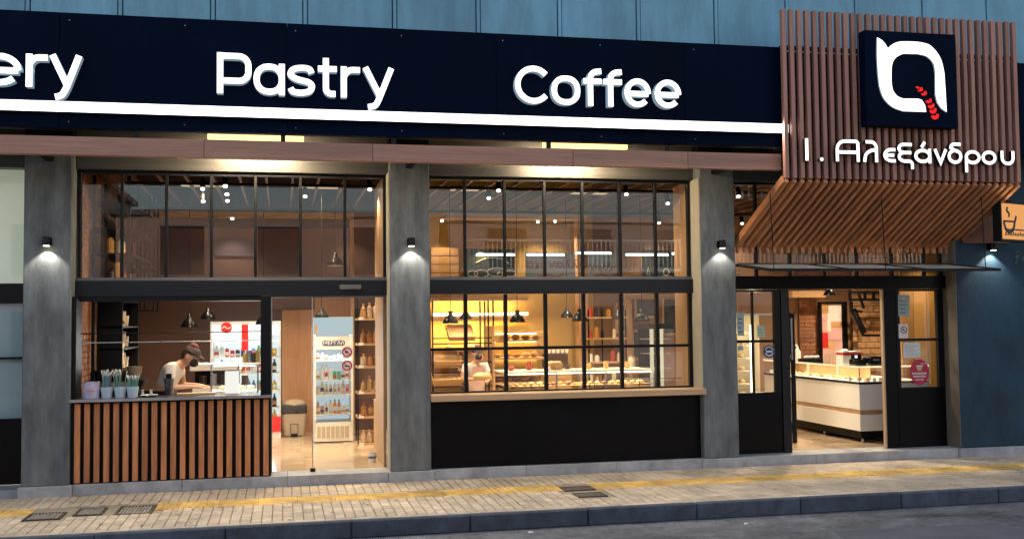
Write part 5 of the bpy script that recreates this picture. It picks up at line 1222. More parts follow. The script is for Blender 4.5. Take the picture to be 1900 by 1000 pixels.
# second small unit with photo frames and crates
u0, u1 = at(1165, 650, 3.4).x, at(1204, 650, 3.4).x
cu = thing('crate_stand', 'stacked oak crates of biscuits beside the tall lit fridge', 'crate stand', ((u0+u1)/2, 3.2, FL))
for py in (686, 700, 712, 724): z = at(1180, py, 3.2).z; B(u0-.06, u1, 3.1, 3.5, z-.055, z-.012).build('crate', OAKX, cu)
B(u0-.06, u1, 3.12, 3.5, FL, at(1180, 731, 3.2).z).build('plinth', OAKD, cu)
jz = at(1178, 686, 3.15).z-.01
MB().lathe((at(1174, 680, 3.15).x, 3.2, jz), [(.001, 0), (.06, 0), (.06, .16), (.05, .19), (.05, .22), (.001, .22)], 14).build('cookie_jar', mat('pale_jar', (.5, .45, .35), .2), label='large glass cookie jar on top of the oak crates', cat='jar')
for k, (px, py, w, h) in enumerate(((1193, 640, .30, .45), (1200, 570, .34, .30), (1160, 590, .22, .45), (1245, 585, .22, .62))):
    p = at(px, py, 4.9); t = thing('picture_frame', ('oak picture frame beside the tall lit fridge', 'dark picture in an oak frame above the rightmost pendant lamp', 'narrow framed picture behind the fifth mullion', 'tall dark picture near the oak partition')[k], 'picture frame', p, 'pictures on the bread room wall')
    B(p.x-w/2, p.x+w/2, 4.97, 4.998, p.z-h/2, p.z+h/2).build('picture', mat('dark_picture', (.03, .035, .045), .3, var=.8, scale=9), t)
    for a0, a1, b0_, b1_ in ((-w/2-.04, w/2+.04, h/2, h/2+.04), (-w/2-.04, w/2+.04, -h/2-.04, -h/2), (-w/2-.04, -w/2, -h/2, h/2), (w/2, w/2+.04, -h/2, h/2)): B(p.x+a0, p.x+a1, 4.95, 4.998, p.z+b0_, p.z+b1_).build('frame_side', OAKX, t)
# tall lit fridge with two light columns
k0, k1 = at(1205, 650, 2.8).x, at(1250, 650, 2.8).x
tf = thing('tall_display_fridge', 'tall black display fridge with two glowing vertical light columns', 'fridge', ((k0+k1)/2, 2.8, FL))
zk = at(1225, 600, 2.8).z
B(k0, k1, 3.3, 3.34, FL, zk).build('back_panel', BLK, tf); B(k0, k1, 2.8, 3.299, FL, FL+.12).build('base', BLK, tf); B(k0, k1, 2.8, 3.299, zk-.08, zk).build('top', BLK, tf)
for a_, b_ in ((1207, 1213), (1226, 1231)): B(at(a_, 650, 2.85).x, at(b_, 650, 2.85).x, 2.85, 2.88, FL+.13, zk-.085).build('light_column', emit_mat('column_light', (1, .86, .56), .45), tf)
B(k0, k1, 2.79, 2.796, FL+.13, zk-.085).build('door_glass', GLASSI, tf)
for py in (628, 655, 682, 705): z = at(1225, py, 2.95).z; B(k0+.01, k1-.01, 2.9, 3.28, z-.012, z).build('shelf', STEEL, tf)

# ------------------------------------------------ entrance room
# lit showcase behind left leaf
n0, n1 = at(1366, 650, 2.0).x, at(1442, 650, 2.0).x
sc2 = thing('lit_showcase', 'tall lit cake showcase behind the left door leaf', 'showcase', ((n0+n1)/2, 2.0, FL))
zs_ = at(1400, 600, 2.0).z
B(n0, n1, 2.6, 2.63, FL, zs_+.15).build('back_panel', mat('showcase_cream', (.75, .62, .40), .5), sc2)
xl = at(1396, 650, 2.0).x
B(xl-.022, xl+.022, 2.0, 2.03, at(1396, 727, 2.0).z, at(1396, 603, 2.0).z).build('vertical_light', emit_mat('showcase_tube', (1, .88, .58), 6), sc2)
for k in range(6): z = FL+.6+k*.19; B(n0, xl-.03, 2.05, 2.58, z, z+.012).build('shelf', mat('showcase_shelf', (.7, .65, .5), .3), sc2)
B(n0, n1, 1.99, 2.6, FL, .75).build('base', BLK, sc2); B(n0, n1, 1.99, 2.6, zs_+.12, zs_+.15).build('top', STEEL, sc2)
lamp('AREA', (xl, 1.96, 1.5), 8, (1, .88, .6), sc2, sx=.05, sy=1.1, aim=(0, -1, 0)); lamp('AREA', (xl-.15, 2.1, 1.9), 4, (1, .88, .6), sc2, sx=.3, sy=.3, aim=(0, .5, -1))
for k in range(10): z = FL+.613+(k % 5)*.19; loaf(n0+.08+.11*(k//5), 2.25, z, .1, .045, 'small cake in the lit showcase behind the left door leaf', 'cakes in the showcase', BREADL, 0, 'cake')
# white counter
K0 = at(1595, 713, 0); yk = atz(1595, 822, FL).y+.02
xk = at(1595, 740, yk).x; ztw = at(1595, 713, yk).z; zbw = at(1595, 800, yk).z; zgl = at(1595, 681, yk).z
xk1, yk1 = xk+1.1, yk+3.0
wc = thing('cake_counter', 'white corner counter with an oak stripe and a glass cake case on top', 'counter', (xk+.5, yk+1.5, FL))
zs1, zs0 = at(1595, 761, yk).z, at(1595, 769, yk).z
for nm, a_, b_, mt in (('upper_panel', zs1+.002, ztw, WARMW), ('oak_stripe', zs0, zs1, OAKX), ('lower_panel', zbw, zs0-.002, WARMW)):
    ins = .006 if nm == 'oak_stripe' else 0
    B(xk+ins, xk1, yk+ins, yk1, a_, b_).build(nm, mt, wc, bevel=.003)
B(xk+.06, xk1, yk+.08, yk1, FL+.05, zbw-.001).build('plinth', BLK, wc)
for x, y in ((xk+.1, yk+.12), (xk+.1, yk+1.2), (xk+.1, yk+2.2)): MB().tube((x, y, FL), (x, y, FL+.05), .02, n=8).build('foot', STEEL, wc)
B(xk-.012, xk1, yk-.012, yk1, ztw+.001, ztw+.03).build('dark_ledge', BLK, wc)
B(xk, xk+.006, yk+.006, yk1, ztw+.031, zgl-.001).build('side_glass', GLASSI, wc); B(xk, xk1, yk, yk+.005, ztw+.031, zgl-.001).build('front_glass', GLASSI, wc)
B(xk-.01, xk1, yk-.01, yk+.5, zgl, zgl+.012).build('glass_top', GLASSI, wc); B(xk-.01, xk+.5, yk+.501, yk1, zgl, zgl+.012).build('glass_top', GLASSI, wc)
for a_, b_, c_, d_ in ((xk-.014, xk-.002, yk-.01, yk1), (xk-.002, xk1, yk-.016, yk-.006)): B(a_, b_, c_, d_, zgl-.012, zgl+.014).build('lit_edge', emit_mat('lit_case_edge', (1, .80, .45), .6), wc)
for x, y in ((xk+.01, yk+.62), (xk+.01, yk+1.5), (xk+.01, yk+2.4),): B(x, x+.025, y, y+.025, ztw+.031, zgl-.013).build('light_post', emit_mat('case_post_light', (1, .80, .45), .8), wc)
for x in (xk+.01,): B(x, x+.012, yk+.01, yk+.022, ztw+.031, zgl-.013).build('corner_post', STEEL, wc)
for k in range(16):
    y = yk+.15+k*.18; loaf(xk+.2, y, ztw+.031, .09, .035, 'small pastry inside the glass cake case', 'pastries in the cake case', BREAD if k % 2 else BREADL, .3*k, 'pastry')
    if k % 2: B(xk+.03, xk+.09, y, y+.004, ztw+.031, ztw+.085).build('price_card', PAPER, label='small white price card in the glass cake case', cat='price card', group='price cards in the cake case')
for k in range(4):
    x = xk+.15+k*.1; B(x, x+.055, yk+.06, yk+.064, ztw+.031, ztw+.085).build('price_card', PAPER, label='small white price card in the glass cake case', cat='price card', group='price cards in the cake case')
lamp('AREA', (xk-.0+.25, yk+1.4, zgl-.03), 7, (1, .85, .58), wc, sx=.1, sy=2.2)
B(xk+.02, xk1, yk+.02, yk1, ztw+.0305, ztw+.034).build('display_floor', WARMW, wc); B(xk+.48, xk+.49, yk+.5, yk1, ztw+.035, zgl-.02).build('back_panel', OAKD, wc)
# things on the counter
zt4 = zgl+.013
def onc(px, Y): return at(px, 670, Y).x
x = xk+.12
t = thing('dispenser_bottle', 'white pump bottle at the far left end of the cake counter', 'bottle', (xk+.2, yk+2.3, zt4))
q = (at(1480, 670, yk+2.2).x, yk+2.2)
MB().lathe((q[0], q[1], zt4), [(.001, 0), (.055, 0), (.055, .15), (.02, .2), (.02, .24), (.001, .24)], 12).build('body', PAPER, t); MB().tube((q[0], q[1], zt4+.25), (q[0]-.07, q[1], zt4+.25), .012, n=6).build('pump', PAPER, t)
q = (at(1507, 670, yk+1.7).x, yk+1.7)
t = thing('cream_tray', 'dark tray of white whipped treats on the cake counter', 'tray', (q[0], q[1], zt4)); B(q[0]-.18, q[0]+.12, q[1]-.12, q[1]+.12, zt4, zt4+.05).build('dish', BLK, t)
for k in range(6): MB().ball((q[0]-.14+k*.045, q[1]-.05+.03*(k % 2), zt4+.075), .03, .03, .025, 8, 5).build('whipped_treat', PAPER, label='white whipped treat on the dark tray', cat='treat', group='treats on the dark tray')
for k, px in enumerate((1533, 1541, 1549)):
    q = (at(px, 670, yk+1.1).x, yk+1.1); MB().lathe((q[0], q[1], zt4), [(.001, 0), (.02, 0), (.032, .13), (.028, .13), (.018, .01), (.001, .01)], 10).build('glass_tumbler', mat('pinkish_glass', (.62, .45, .32), .1, spec=.8), label=('tall tumbler on the cake counter, nearest the cream tray', 'tall tumbler between two others on the cake counter', 'tall tumbler on the cake counter, nearest the cake box')[k], cat='tumbler', group='tumblers on the cake counter')
q = (at(1569, 670, yk+.75).x, yk+.75)
t = thing('cake_box', 'cream cake box with a red and white lid on the counter', 'box', (q[0], q[1], zt4)); B(q[0]-.10, q[0]+.10, q[1]-.1, q[1]+.1, zt4, zt4+.13).build('carton', WARMW, t, bevel=.004); B(q[0]-.09, q[0]+.20, q[1]-.1, q[1]+.1, zt4+.131, zt4+.17).build('red_band', REDS, t); B(q[0]-.10, q[0]+.21, q[1]-.11, q[1]+.11, zt4+.171, zt4+.19).build('lid', PAPER, t)
MB().ball((q[0]-.02, q[1], zt4+.2), .06, .06, .025, 10, 5).build('bow', PAPER, t)
q = (at(1592, 670, yk+.45).x, yk+.45)
t = thing('cash_register', 'small black cash register on the cake counter beside the cake box', 'cash register', (q[0], q[1], zt4)); B(q[0]-.09, q[0]+.08, q[1]-.1, q[1]+.1, zt4, zt4+.08).build('drawer', BSHADE, t, bevel=.008); B(q[0]-.07, q[0]+.06, q[1]+.0, q[1]+.08, zt4+.08, zt4+.15).build('display', BSHADE, t, bevel=.008); B(q[0]-.05, q[0]-.01, q[1]-.004, q[1]-.001, zt4+.10, zt4+.135).build('screen', emit_mat('till_screen', (.9, .95, 1), 1.0), t)
q = (at(1620, 670, yk+.4).x, yk+.4)
t = thing('card_terminal', 'black receipt printer on the cake counter by the door edge', 'printer', (q[0], q[1], zt4)); B(q[0]-.12, q[0]+.12, q[1]-.1, q[1]+.1, zt4, zt4+.12).build('case', BSHADE, t, bevel=.02); B(q[0]-.06, q[0]+.04, q[1]-.103, q[1]-.101, zt4+.06, zt4+.085).build('slot', STEEL, t)
# poster
p0, p1 = at(1524, 640, 4.85), at(1562, 640, 4.85); zt5 = at(1540, 564, 4.85).z
po = thing('framed_poster', 'tall black framed menu poster with pink and orange pictures', 'poster', ((p0.x+p1.x)/2, 4.85, 1.0))
B(p0.x-.05, p0.x, 4.8, 4.86, .95, zt5+.04).build('frame_side', BLK, po); B(p1.x, p1.x+.1, 4.8, 4.86, .95, zt5+.04).build('frame_side', BLK, po); B(p0.x+.001, p1.x-.001, 4.8, 4.86, zt5, zt5+.04).build('frame_top', BLK, po)
B(p0.x, p1.x, 4.83, 4.85, .95, zt5).build('print', mat('poster_pink', (.62, .38, .36), .5, var=.3, scale=6), po)
w = p1.x-p0.x
for (u0_, u1_, v0, v1, mt) in ((.0, .35, .80, .98, OAKD), (.38, .98, .62, .97, PAPER), (.38, .98, .50, .60, OAKD), (.38, .98, .22, .42, mat('poster_rose', (.7, .42, .42), .5)), (.02, .3, .05, .38, REDS), (.32, .6, .02, .18, BREADL), (.3, .45, .4, .95, PAPER)):
    H_ = zt5-1.3; B(p0.x+w*u0_, p0.x+w*u1_, 4.822+.001*u0_, 4.829, 1.3+H_*v0, 1.3+H_*v1).build('picture_block', mt, po)
# upright black door handle seen inside
p = at(1468, 610, 1.2); t = thing('inner_door_edge', 'black edge of the opened inner glass door with a steel pull bar', 'door', (p.x, 1.2, FL)); B(p.x-.04, p.x+.06, 1.2, 1.25, FL, at(1468, 580, 1.2).z).build('stile', BLK, t, bevel=.01); MB().tube((p.x-.01, 1.16, 1.3), (p.x-.01, 1.16, at(1468, 590, 1.2).z), .012, n=8).build('pull_bar', STEEL, t)
mm = MB(); xh_ = X(1463, 640)-.03; hz = at(1468, 580, 1.2).z
mm.add([(xh_, .37, FL+.01), (xh_+.012, .37, FL+.01), (p.x+.012, 1.199, FL+.01), (p.x, 1.199, FL+.01), (xh_, .37, hz), (xh_+.012, .37, hz), (p.x+.012, 1.199, hz), (p.x, 1.199, hz)], [(0, 3, 2, 1), (4, 5, 6, 7), (0, 1, 5, 4), (1, 2, 6, 5), (2, 3, 7, 6), (3, 0, 4, 7)])
mm.build('pane', GLASSI, t)
# stair truss
st = thing('stair_truss', 'black steel staircase truss against the ochre stone wall', 'staircase', (at(1600, 600, 4.4).x, 4.4, 2.0))
def tp(px, py): return at(px, py, 4.4)
for a_, b_ in (((1577, 556), (1640, 556)), ((1577, 542), (1640, 542)), ((1577, 542), (1577, 558)), ((1605, 542), (1605, 557)), ((1621, 542), (1621, 557)), ((1580, 576), (1602, 622)), ((1585, 572), (1606, 617)), ((1593, 545), (1603, 572)), ((1580, 560), (1580, 578)), ((1580, 576), (1600, 578)), ((1602, 622), (1632, 622))):
    MB().bar(tp(*a_), tp(*b_), .04, .04, (0, 1, 0)).build('steel_member', BLK, st)
B(at(1460, 545, 4.8).x, at(1522, 545, 4.8).x, 4.6, 4.9, at(1490, 552, 4.8).z, at(1490, 540, 4.8).z).build('oak_header', OAKX, label='oak header board over the brick strip in the entrance', cat='header board')
# oak back wall behind right leaf
y_ = 2.4
op = thing('oak_wall_panel', 'golden oak wall panelling behind the right door leaf', 'wall panel', (at(1700, 600, y_).x, y_, FL))
xa = at(1672, 600, y_).x; xb_ = at(1790, 600, y_).x
for k in range(5): B(xa+(xb_-xa)*k/5+.003, xa+(xb_-xa)*(k+1)/5-.003, y_, y_+.04, FL, 2.9).build('board', mat('golden_board', (.55, .30, .09), .5, var=.2, scale=6, stretch=(5, 5, .4), rnd=.12), op)
lamp('SPOT', (at(1705, 560, y_).x, y_-.7, 3.0), 40, (1, .72, .36), op, .05, 90, .8, (0, .35, -1))
# stickers on doors
def poster(px0, px1, py0, py1, Y, label, mt, lines=4, lc=None, name='notice', cat='notice', group=None, ext=None):
    a = at(px0, py1, Y); b = at(px1, py0, Y); t = thing(name, label, cat, (a.x, Y, a.z), group)
    B(a.x, b.x, Y-.002, Y, a.z, b.z).build('sheet', mt, t)
    for k in range(lines):
        z = a.z+(b.z-a.z)*(.15+.75*k/max(1, lines)); w = (b.x-a.x); B(a.x+w*.12, b.x-w*random.uniform(.12, .4), Y-.004, Y-.0025, z, z+(b.z-a.z)*.035).build('text_line', lc or BLKS, t)
    return t, a, b
LBL = mat('pale_blue_notice', (.45, .55, .55), .6); LGN = mat('pale_green_notice', (.50, .60, .42), .6)
poster(1368, 1380, 580, 623, .277, 'pale blue notice at the left edge of the left door leaf', LBL)
poster(1405, 1419, 604, 626, .277, 'small pale green notice on the upper pane of the left door leaf', LGN, 3)
poster(1369, 1378, 641, 650, .277, 'small blue notice low on the left door leaf', LBL, 2)
c = at(1427, 652, .277)
t = thing('round_sticker', 'round navy sticker on the lower pane of the left door leaf', 'sticker', c)
MB().prism(arcpts(c.x, c.z, .085, .085, 0, 345, 23), .274, .277, 0, 0).build('disc', NAVS, t); MB().ribbon(arcpts(c.x, c.z, .06, .06, 20, 160, 10), .006, .272, .2735, False, 0, 0).build('arc_text', PAPER, t)
B(c.x-.045, c.x+.045, .272, .2735, c.z-.012, c.z+.012).build('band', PAPER, t); MB().ribbon(arcpts(c.x, c.z, .055, .055, 200, 340, 10), .007, .272, .2735, False, 0, 0).build('arc_text', PAPER, t)
t, a, b = poster(1667, 1687, 547, 587, .277, 'pale green certificate with a small face drawing at the top of the right door leaf', mat('sea_green_notice', (.36, .45, .42), .6), 4, NAVS)
cc = ((a.x+b.x)/2, b.z-.05); MB().ribbon(arcpts(cc[0], cc[1], .03, .02, 0, 330, 12), .005, .271, .2745, True, 0, 0).build('emblem', PAPER, t)
B(at(1667, 600, .277).x, at(1684, 600, .277).x, .275, .277, at(1675, 627, .277).z, at(1675, 601, .277).z).build('notice_backing', PAPER, label='white card behind the prohibition sign on the right door leaf', cat='card')
ban_sticker(1677, 612, .2735, .05, 'round prohibition sign with a navy ring on the right door leaf', False, ring=mat('maroon_ring', (.3, .03, .06), .5))
poster(1676, 1707, 635, 663, .277, 'white written notice on the right door leaf above the round crimson sticker', PAPER, 5, mat('grey_ink', (.35, .35, .38), .6))
c = at(1706, 690, .274)
CR = mat('crimson_sticker', (.50, .02, .07), .45)
t = thing('promo_sticker', 'large round crimson sticker with a small bread basket and white script', 'sticker', c)
MB().prism(arcpts(c.x, c.z, .145, .175, 0, 350, 35), .270, .273, 0, 0).build('disc', CR, t)
MB().prism([(c.x-.045, c.z+.075), (c.x+.045, c.z+.075), (c.x+.03, c.z+.02), (c.x-.03, c.z+.02)], .266, .2695, 0, 0).build('basket', BREADL, t); B(c.x-.05, c.x+.05, .265, .2655, c.z+.076, c.z+.092).build('basket_rim', PAPER, t)
for i_, w_ in enumerate((.23, .20, .13)):
    z = c.z-.03-.04*i_; n_ = int(w_/.016)
    for k in range(n_): B(c.x-w_/2+k*.016, c.x-w_/2+k*.016+.011, .267, .2695, z, z+(.022 if k % 3 else .028)-(.008 if i_ == 2 else 0)).build('script_mark', PAPER, t)
B(c.x+.02, c.x+.13, .267, .2695, c.z+.11, c.z+.118).build('script_mark', PAPER, t)
# house number on the canopy glass
p = at(1369, 500, .2); text('2', w5, (p.x+.03, .27, p.z), .16, PAPER, 'street_number', ext=.002)

# ------------------------------------------------ people
SKIN = mat('skin', (.50, .27, .17), .55); SHIRT = mat('light_grey_shirt', (.62, .58, .54), .8, var=.12, scale=14, bump=.3); TROU = mat('dark_trousers', (.02, .02, .025), .8); HAIR = mat('dark_hair', (.035, .02, .015), .6, var=.4, scale=30); MASK = mat('black_mask', (.012, .012, .014), .7); CAPM = mat('dark_cap', (.05, .03, .028), .7, var=.4, scale=20); CAPR = mat('dark_red_cloth', (.16, .03, .03), .7)
def skin_mesh(name, pts, edges, m, parent, base, rotz, levels=1, root=0):
    me = bpy.data.meshes.new(name); me.from_pydata([p[:3] for p in pts], edges, []); me.materials.append(m)
    o = bpy.data.objects.new(name, me); COL.objects.link(o); o.parent = parent; o.location = (0, 0, 0); o.rotation_euler = (0, 0, 0)
    md = o.modifiers.new('skin', 'SKIN'); md.use_smooth_shade = True
    for i, p in enumerate(pts):
        r = p[3]; me.skin_vertices[0].data[i].radius = (r, r) if not isinstance(r, tuple) else r
    me.skin_vertices[0].data[root].use_root = True
    sb = o.modifiers.new('sub', 'SUBSURF'); sb.levels = levels; sb.render_levels = levels
    return o
def person(label, loc, rz, S, mask=True, cap=True, apron=None, shirt=SHIRT):
    """S: dict of joint positions in local space (x forward, y left, z up from the floor)"""
    t = thing('person', label, 'person', loc); t.rotation_euler = (0, 0, rz)
    J = S; P = []; E = []; ix = {}
    def v(n, p, r): ix[n] = len(P); P.append((*p, r)); return ix[n]
    def e(*ns):
        for a, b in zip(ns, ns[1:]): E.append((ix[a], ix[b]))
    v('pel', J['pel'], (.15, .11)); v('waist', J['waist'], (.135, .10)); v('chest', J['chest'], (.155, .115)); v('neck', J['neck'], .055); v('neck2', J['neck2'], .052); v('head', J['head'], .088); v('crown', J['crown'], .075)
    e('pel', 'waist', 'chest', 'neck', 'neck2', 'head', 'crown')
    for s in ('L', 'R'):
        v('sh'+s, J['sh'+s], .062); v('el'+s, J['el'+s], .042); v('wr'+s, J['wr'+s], .027); v('pa'+s, J['pa'+s], (.036, .018)); e('chest', 'sh'+s, 'el'+s, 'wr'+s, 'pa'+s)
        v('hip'+s, J['hip'+s], .085); v('kn'+s, J['kn'+s], .055); v('an'+s, J['an'+s], .036); v('to'+s, J['to'+s], .032); e('pel', 'hip'+s, 'kn'+s, 'an'+s, 'to'+s)
        pa = Vector(J['pa'+s]); wr = Vector(J['wr'+s]); d = (pa-wr).normalized(); sd = d.cross(Vector((0, 0, 1))).normalized()
        for q, (off, L_) in enumerate(((-.027, .062), (-.009, .072), (.009, .067), (.027, .052))):
            a = pa+sd*off+d*.02; b = a+d*L_*.55+Vector((0, 0, -.008)); c = b+d*L_*.4+Vector((0, 0, -.022))
            v('f%s%d' % (s, q), a, .009); v('g%s%d' % (s, q), b, .0085); v('h%s%d' % (s, q), c, .007); e('pa'+s, 'f%s%d' % (s, q), 'g%s%d' % (s, q), 'h%s%d' % (s, q))
        sg = 1 if s == 'R' else -1
        a = wr+(pa-wr)*.5+sd*.03*-sg; b = a+d*.03+sd*.03*-sg; v('t'+s, a, .011); v('u'+s, b, .009); e('wr'+s, 't'+s, 'u'+s)
    skin_mesh('body', P, E, SKIN, t, loc, rz, 2)
    # clothes
    P2 = [(*J['pel'], (.165, .125)), (*J['waist'], (.155, .12)), (*J['chest'], (.175, .135)), (*((Vector(J['chest'])+Vector(J['neck'])*2)/3), .075)]; E2 = [(0, 1), (1, 2), (2, 3)]
    for s in ('L', 'R'):
        k = len(P2); sh_ = Vector(J['sh'+s]); el_ = Vector(J['el'+s]); P2 += [(*sh_, .078), (*(sh_.lerp(el_, .62)), .062)]; E2 += [(2, k), (k, k+1)]
    skin_mesh('shirt', P2, E2, shirt, t, loc, rz, 2)
    P3_ = [(*(Vector(J['pel'])+Vector((0, 0, .01))), (.168, .128))]; E3 = []
    for s in ('L', 'R'):
        k = len(P3_); P3_ += [(*J['hip'+s], .10), (*J['kn'+s], .072), (*J['an'+s], .05)]; E3 += [(0, k), (k, k+1), (k+1, k+2)]
    skin_mesh('trousers', P3_, E3, TROU, t, loc, rz, 1)
    # head pieces
    hc_ = Vector(J['head']).lerp(Vector(J['crown']), .45); f = Vector(J['face']).normalized(); sd = Vector((0, 1, 0)) if abs(f.y) < .5 else Vector((1, 0, 0)); upv = (Vector(J['crown'])-Vector(J['head'])).normalized(); sd = upv.cross(f).normalized(); f = sd.cross(upv)
    def loc_part(name, mb, m, sm=True):
        me = mb.mesh(name, m); o = bpy.data.objects.new(name, me); COL.objects.link(o); o.parent = t
        if sm: me.polygons.foreach_set('use_smooth', [True]*len(me.polygons))
        return o
    def ell(c, rf, rs, ru, name, m, cut=None):
        mb = MB().ball((0, 0, 0), 1, 1, 1, 14, 10)
        if cut is not None: mb.f = [q for q in mb.f if all(cut(mb.v[i]) for i in q)]; mb.m = [0]*len(mb.f)
        mb.v = [c+f*(p.x*rf)+sd*(p.y*rs)+upv*(p.z*ru) for p in mb.v]; return loc_part(name, mb, m)
    ell(hc_+upv*.012-f*.012, .112, .092, .118, 'hair', HAIR, lambda p: p.z > .15 or p.x < -.15)
    if cap:
        ell(hc_+upv*.022, .114, .097, .108, 'cap', CAPM, lambda p: p.z > .18)
        mb = MB().ball((0, 0, 0), 1, 1, 1, 12, 6); mb.v = [hc_+upv*.045+f*(.10+p.x*.065)+sd*(p.y*.075)+upv*(p.z*.008) for p in mb.v]; loc_part('cap_peak', mb, CAPM)
        ell(hc_+upv*.12-f*.02, .055, .05, .04, 'hair_bun', CAPR)
    ell(hc_+f*.103-upv*.018, .022, .014, .022, 'nose', SKIN)
    for sg in (-1, 1):
        ell(hc_+f*.088+sd*sg*.034+upv*.012, .012, .013, .009, 'eye', PAPER); ell(hc_+f*.098+sd*sg*.034+upv*.012, .005, .006, .006, 'pupil', BLKS); ell(hc_+sd*sg*.094-upv*.01-f*.01, .018, .010, .03, 'ear', SKIN)
    if mask: ell(hc_+f*.062-upv*.052, .065, .066, .052, 'face_mask', MASK, lambda p: p.x > -.3)
    else: ell(hc_+f*.09-upv*.055, .012, .028, .008, 'mouth', mat('lips', (.4, .12, .1), .5))
    if apron:
        pl_, w_, m_ = apron; pel, ch = Vector(J['pel']), Vector(J['chest']); fwd = Vector((1, 0, 0)); mb = MB()
        top = ch+fwd*.17+Vector((0, 0, .06)); bot = pel+fwd*.20+Vector((0, 0, -.3)); mid = Vector(J['waist'])+fwd*.17
        for a, b, wa, wb in ((top, mid, w_*.7, w_), (mid, bot, w_, w_)):
            mb.add([a+Vector((0, -wa, 0)), a+Vector((0, wa, 0)), b+Vector((0, wb, 0)), b+Vector((0, -wb, 0)), a+Vector((.012, -wa, 0)), a+Vector((.012, wa, 0)), b+Vector((.012, wb, 0)), b+Vector((.012, -wb, 0))], [(0, 1, 2, 3), (7, 6, 5, 4), (0, 4, 5, 1), (1, 5, 6, 2), (2, 6, 7, 3), (3, 7, 4, 0)])
        loc_part('apron', mb, m_, False)
    return t
JB = dict(pel=(.20, 0, .86), waist=(.23, 0, 1.0), chest=(.31, 0, 1.12), neck=(.40, 0, 1.20), neck2=(.44, 0, 1.225), head=(.485, 0, 1.25), crown=(.525, 0, 1.325), face=(.8, -.15, -.55),
          shL=(.32, .19, 1.14), shR=(.31, -.19, 1.15), elL=(.36, .24, .93), elR=(.33, -.26, .93), wrL=(.56, .15, .93), wrR=(.55, -.14, .935), paL=(.64, .12, .92), paR=(.63, -.11, .925),
          hipL=(.18, .10, .80), hipR=(.18, -.10, .80), knL=(.20, .11, .45), knR=(.20, -.11, .45), anL=(.14, .11, .08), anR=(.14, -.11, .08), toL=(.28, .12, .035), toR=(.28, -.12, .035))
JD = dict(pel=(0, 0, .93), hipL=(0, .10, .86), hipR=(0, -.10, .86), knL=(.02, .11, .48), knR=(.02, -.11, .48), anL=(-.02, .11, .08), anR=(-.02, -.11, .08), toL=(.12, .12, .035), toR=(.12, -.12, .035))
Yp = 1.35
hp = at(353, 662, Yp)      # head centre
sc_h = (hp.z-FL)/1.275
print('person scale', sc_h)
pr = person('barista in a light grey shirt, dark peaked cap and black mask bending over the worktop', (hp.x-.49*sc_h, Yp+.06, FL), radians(-8), JB)
pr.scale = (sc_h,)*3
for c_ in pr.children: pass
JC = dict(JB); JC.update(JD)
JC.update(waist=(.04, 0, 1.08), chest=(.12, 0, 1.25), neck=(.20, 0, 1.40), neck2=(.225, 0, 1.44), head=(.255, 0, 1.50), crown=(.265, 0, 1.59), face=(.9, 0, -.25), shL=(.15, .19, 1.32), shR=(.15, -.19, 1.32), elL=(.22, .25, 1.08), elR=(.22, -.25, 1.08), wrL=(.42, .14, 1.08), wrR=(.42, -.12, 1.10), paL=(.49, .10, 1.07), paR=(.49, -.08, 1.09))
hp2 = at(881, 655, 2.9)
s2 = (hp2.z-FL)/1.55
print('person2 scale', s2)
p2 = person('shop worker in a white shirt and pink apron holding a big loaf', (hp2.x, 2.9+.2, FL), radians(-80), JC, True, True, (None, .15, mat('pink_apron', (.62, .42, .38), .7, var=.1)), PAPER); p2.scale = (s2,)*3
loaf(at(893, 697, 2.55).x, 2.5, at(893, 706, 2.5).z, .30, .085, 'large round golden loaf held by the worker behind the long window', None, BREADL, .2)

# made-up fill lights for general room brightness, in invented fittings
for (x, y, e, lb) in ((-1.1, 2.6, 40, 'added fill light above the coffee bar'), (.5, 2.6, 105, 'added fill light above the dairy fridge'), (2.7, 2.6, 80, 'added fill light above the bread racks'), (4.6, 2.8, 85, 'added fill light above the deli counter'), (7.4, 1.6, 140, 'added fill light just inside the entrance'), (9.6, 3.0, 190, 'added fill light above the cake counter')):
    t = thing('fill_light', lb, 'fill light', (x, y, 3.82), 'added fill lights between the ceiling battens')
    B(x-.3, x+.3, y-.12, y+.12, 3.83, 3.87).build('housing', BLK, t); B(x-.28, x+.28, y-.10, y+.10, 3.825, 3.829).build('diffuser', emit_mat('fill_light_diffuser', (1, .70, .4), .35), t)
    lamp('SPOT', (x, y, 3.80), e*2.6, (1, .78, .52), t, .12, 118, .6)

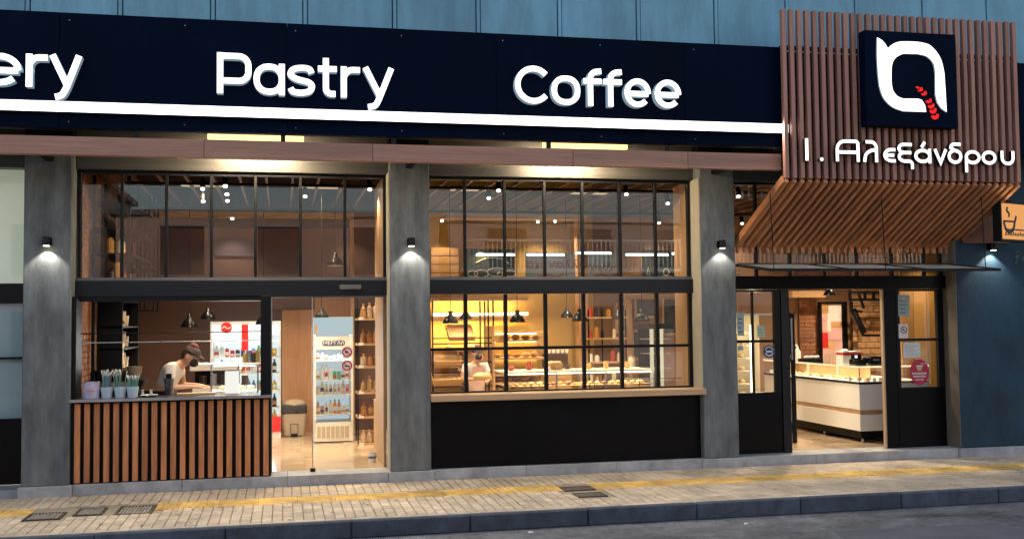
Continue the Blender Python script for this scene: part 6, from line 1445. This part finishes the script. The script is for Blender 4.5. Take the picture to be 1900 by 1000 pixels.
# ------------------------------------------------ street litter and wear
random.seed(31)
GUM = mat('gum_grey', (.16, .14, .13), .8)
m = MB()
for k in range(150):
    x = random.uniform(-3.5, 9.5); y = random.uniform(-2.2, -.05); r = random.uniform(.008, .022)
    m.add([(x+r*cos(a*pi/3)*random.uniform(.8, 1.2), y+r*sin(a*pi/3), .0052) for a in range(6)]+[(x, y, .0058)], [(a, (a+1) % 6, 6) for a in range(6)])
m.build('gum_spots', GUM, label='dark chewing gum spots trodden into the pale pavers', cat='gum spots', kind='stuff')
m = MB()
for k in range(420):
    x = random.uniform(-1, 10.5); y = -2.36-abs(random.gauss(0, .10)); r = random.uniform(.003, .009)
    m.ball((x, y, -.165+r*.4), r, r, r*.6, 5, 3)
m.build('gutter_grit', mat('grit', (.22, .20, .17), .9), label='fine grit and crumbs lying in the gutter below the kerb', cat='grit', kind='stuff')
for (px, py, lb, c) in ((985, 988, 'small white scrap of paper on the road near the kerb', (.7, .7, .66)), (1385, 972, 'tiny crumpled white wrapper on the road', (.72, .7, .66)), (1582, 938, 'small pale scrap on the road beside the kerb', (.6, .58, .52))):
    p = atz(px, py, -.163); mm = MB()
    mm.add([p+Vector((-.03, -.012, 0)), p+Vector((.02, -.02, .006)), p+Vector((.032, .014, .001)), p+Vector((-.018, .02, .012)), p+Vector((0, 0, .018))], [(0, 1, 4), (1, 2, 4), (2, 3, 4), (3, 0, 4)])
    mm.build('paper_scrap', mat('scrap_%d' % px, c, .8), label=lb, cat='litter')
# asphalt patch and cracks
PT = mat('asphalt_patch_tar', (.12, .12, .13), .85, var=.4, scale=2, bump=.7, bscale=90, world=True, detail=10)
q = [(5.2, -3.25), (6.9, -3.32), (7.1, -4.2), (5.0, -4.15)]
mm = MB(); mm.add([(x, y, -.161) for x, y in q]+[(x, y, -.168) for x, y in q], [(0, 1, 2, 3), (0, 4, 5, 1), (1, 5, 6, 2), (2, 6, 7, 3), (3, 7, 4, 0)]); mm.build('asphalt_patch', PT, road)
for pts in ([(1.0, -2.9), (1.6, -3.05), (2.0, -2.95), (2.7, -3.12), (3.3, -3.02), (4.1, -3.2)], [(6.2, -2.7), (6.7, -2.85), (7.5, -2.8), (8.0, -2.95)]):
    pp = cr(pts, 5); mm = MB()
    for i, (a, b) in enumerate(zip(pp, pp[1:])):
        a = (a[0], a[1]+random.uniform(-.012, .012)); w = random.uniform(.003, .007)
        mm.add([(a[0], a[1]-w, -.1625), (b[0], b[1]-w, -.1625), (b[0], b[1]+w, -.1625), (a[0], a[1]+w, -.1625)], [(0, 1, 2, 3)])
    mm.build('tar_crack', mat('tar', (.02, .02, .022), .6), road)
# fixing screws along the fascia
mm = None
for x in np.arange(-2.2, 5.9, 1.17):
    for z in (5.12, 4.04): MB().tube((x, -.9035, z), (x, -.9005, z), .008, n=6).build('screw', GREYM, fa)
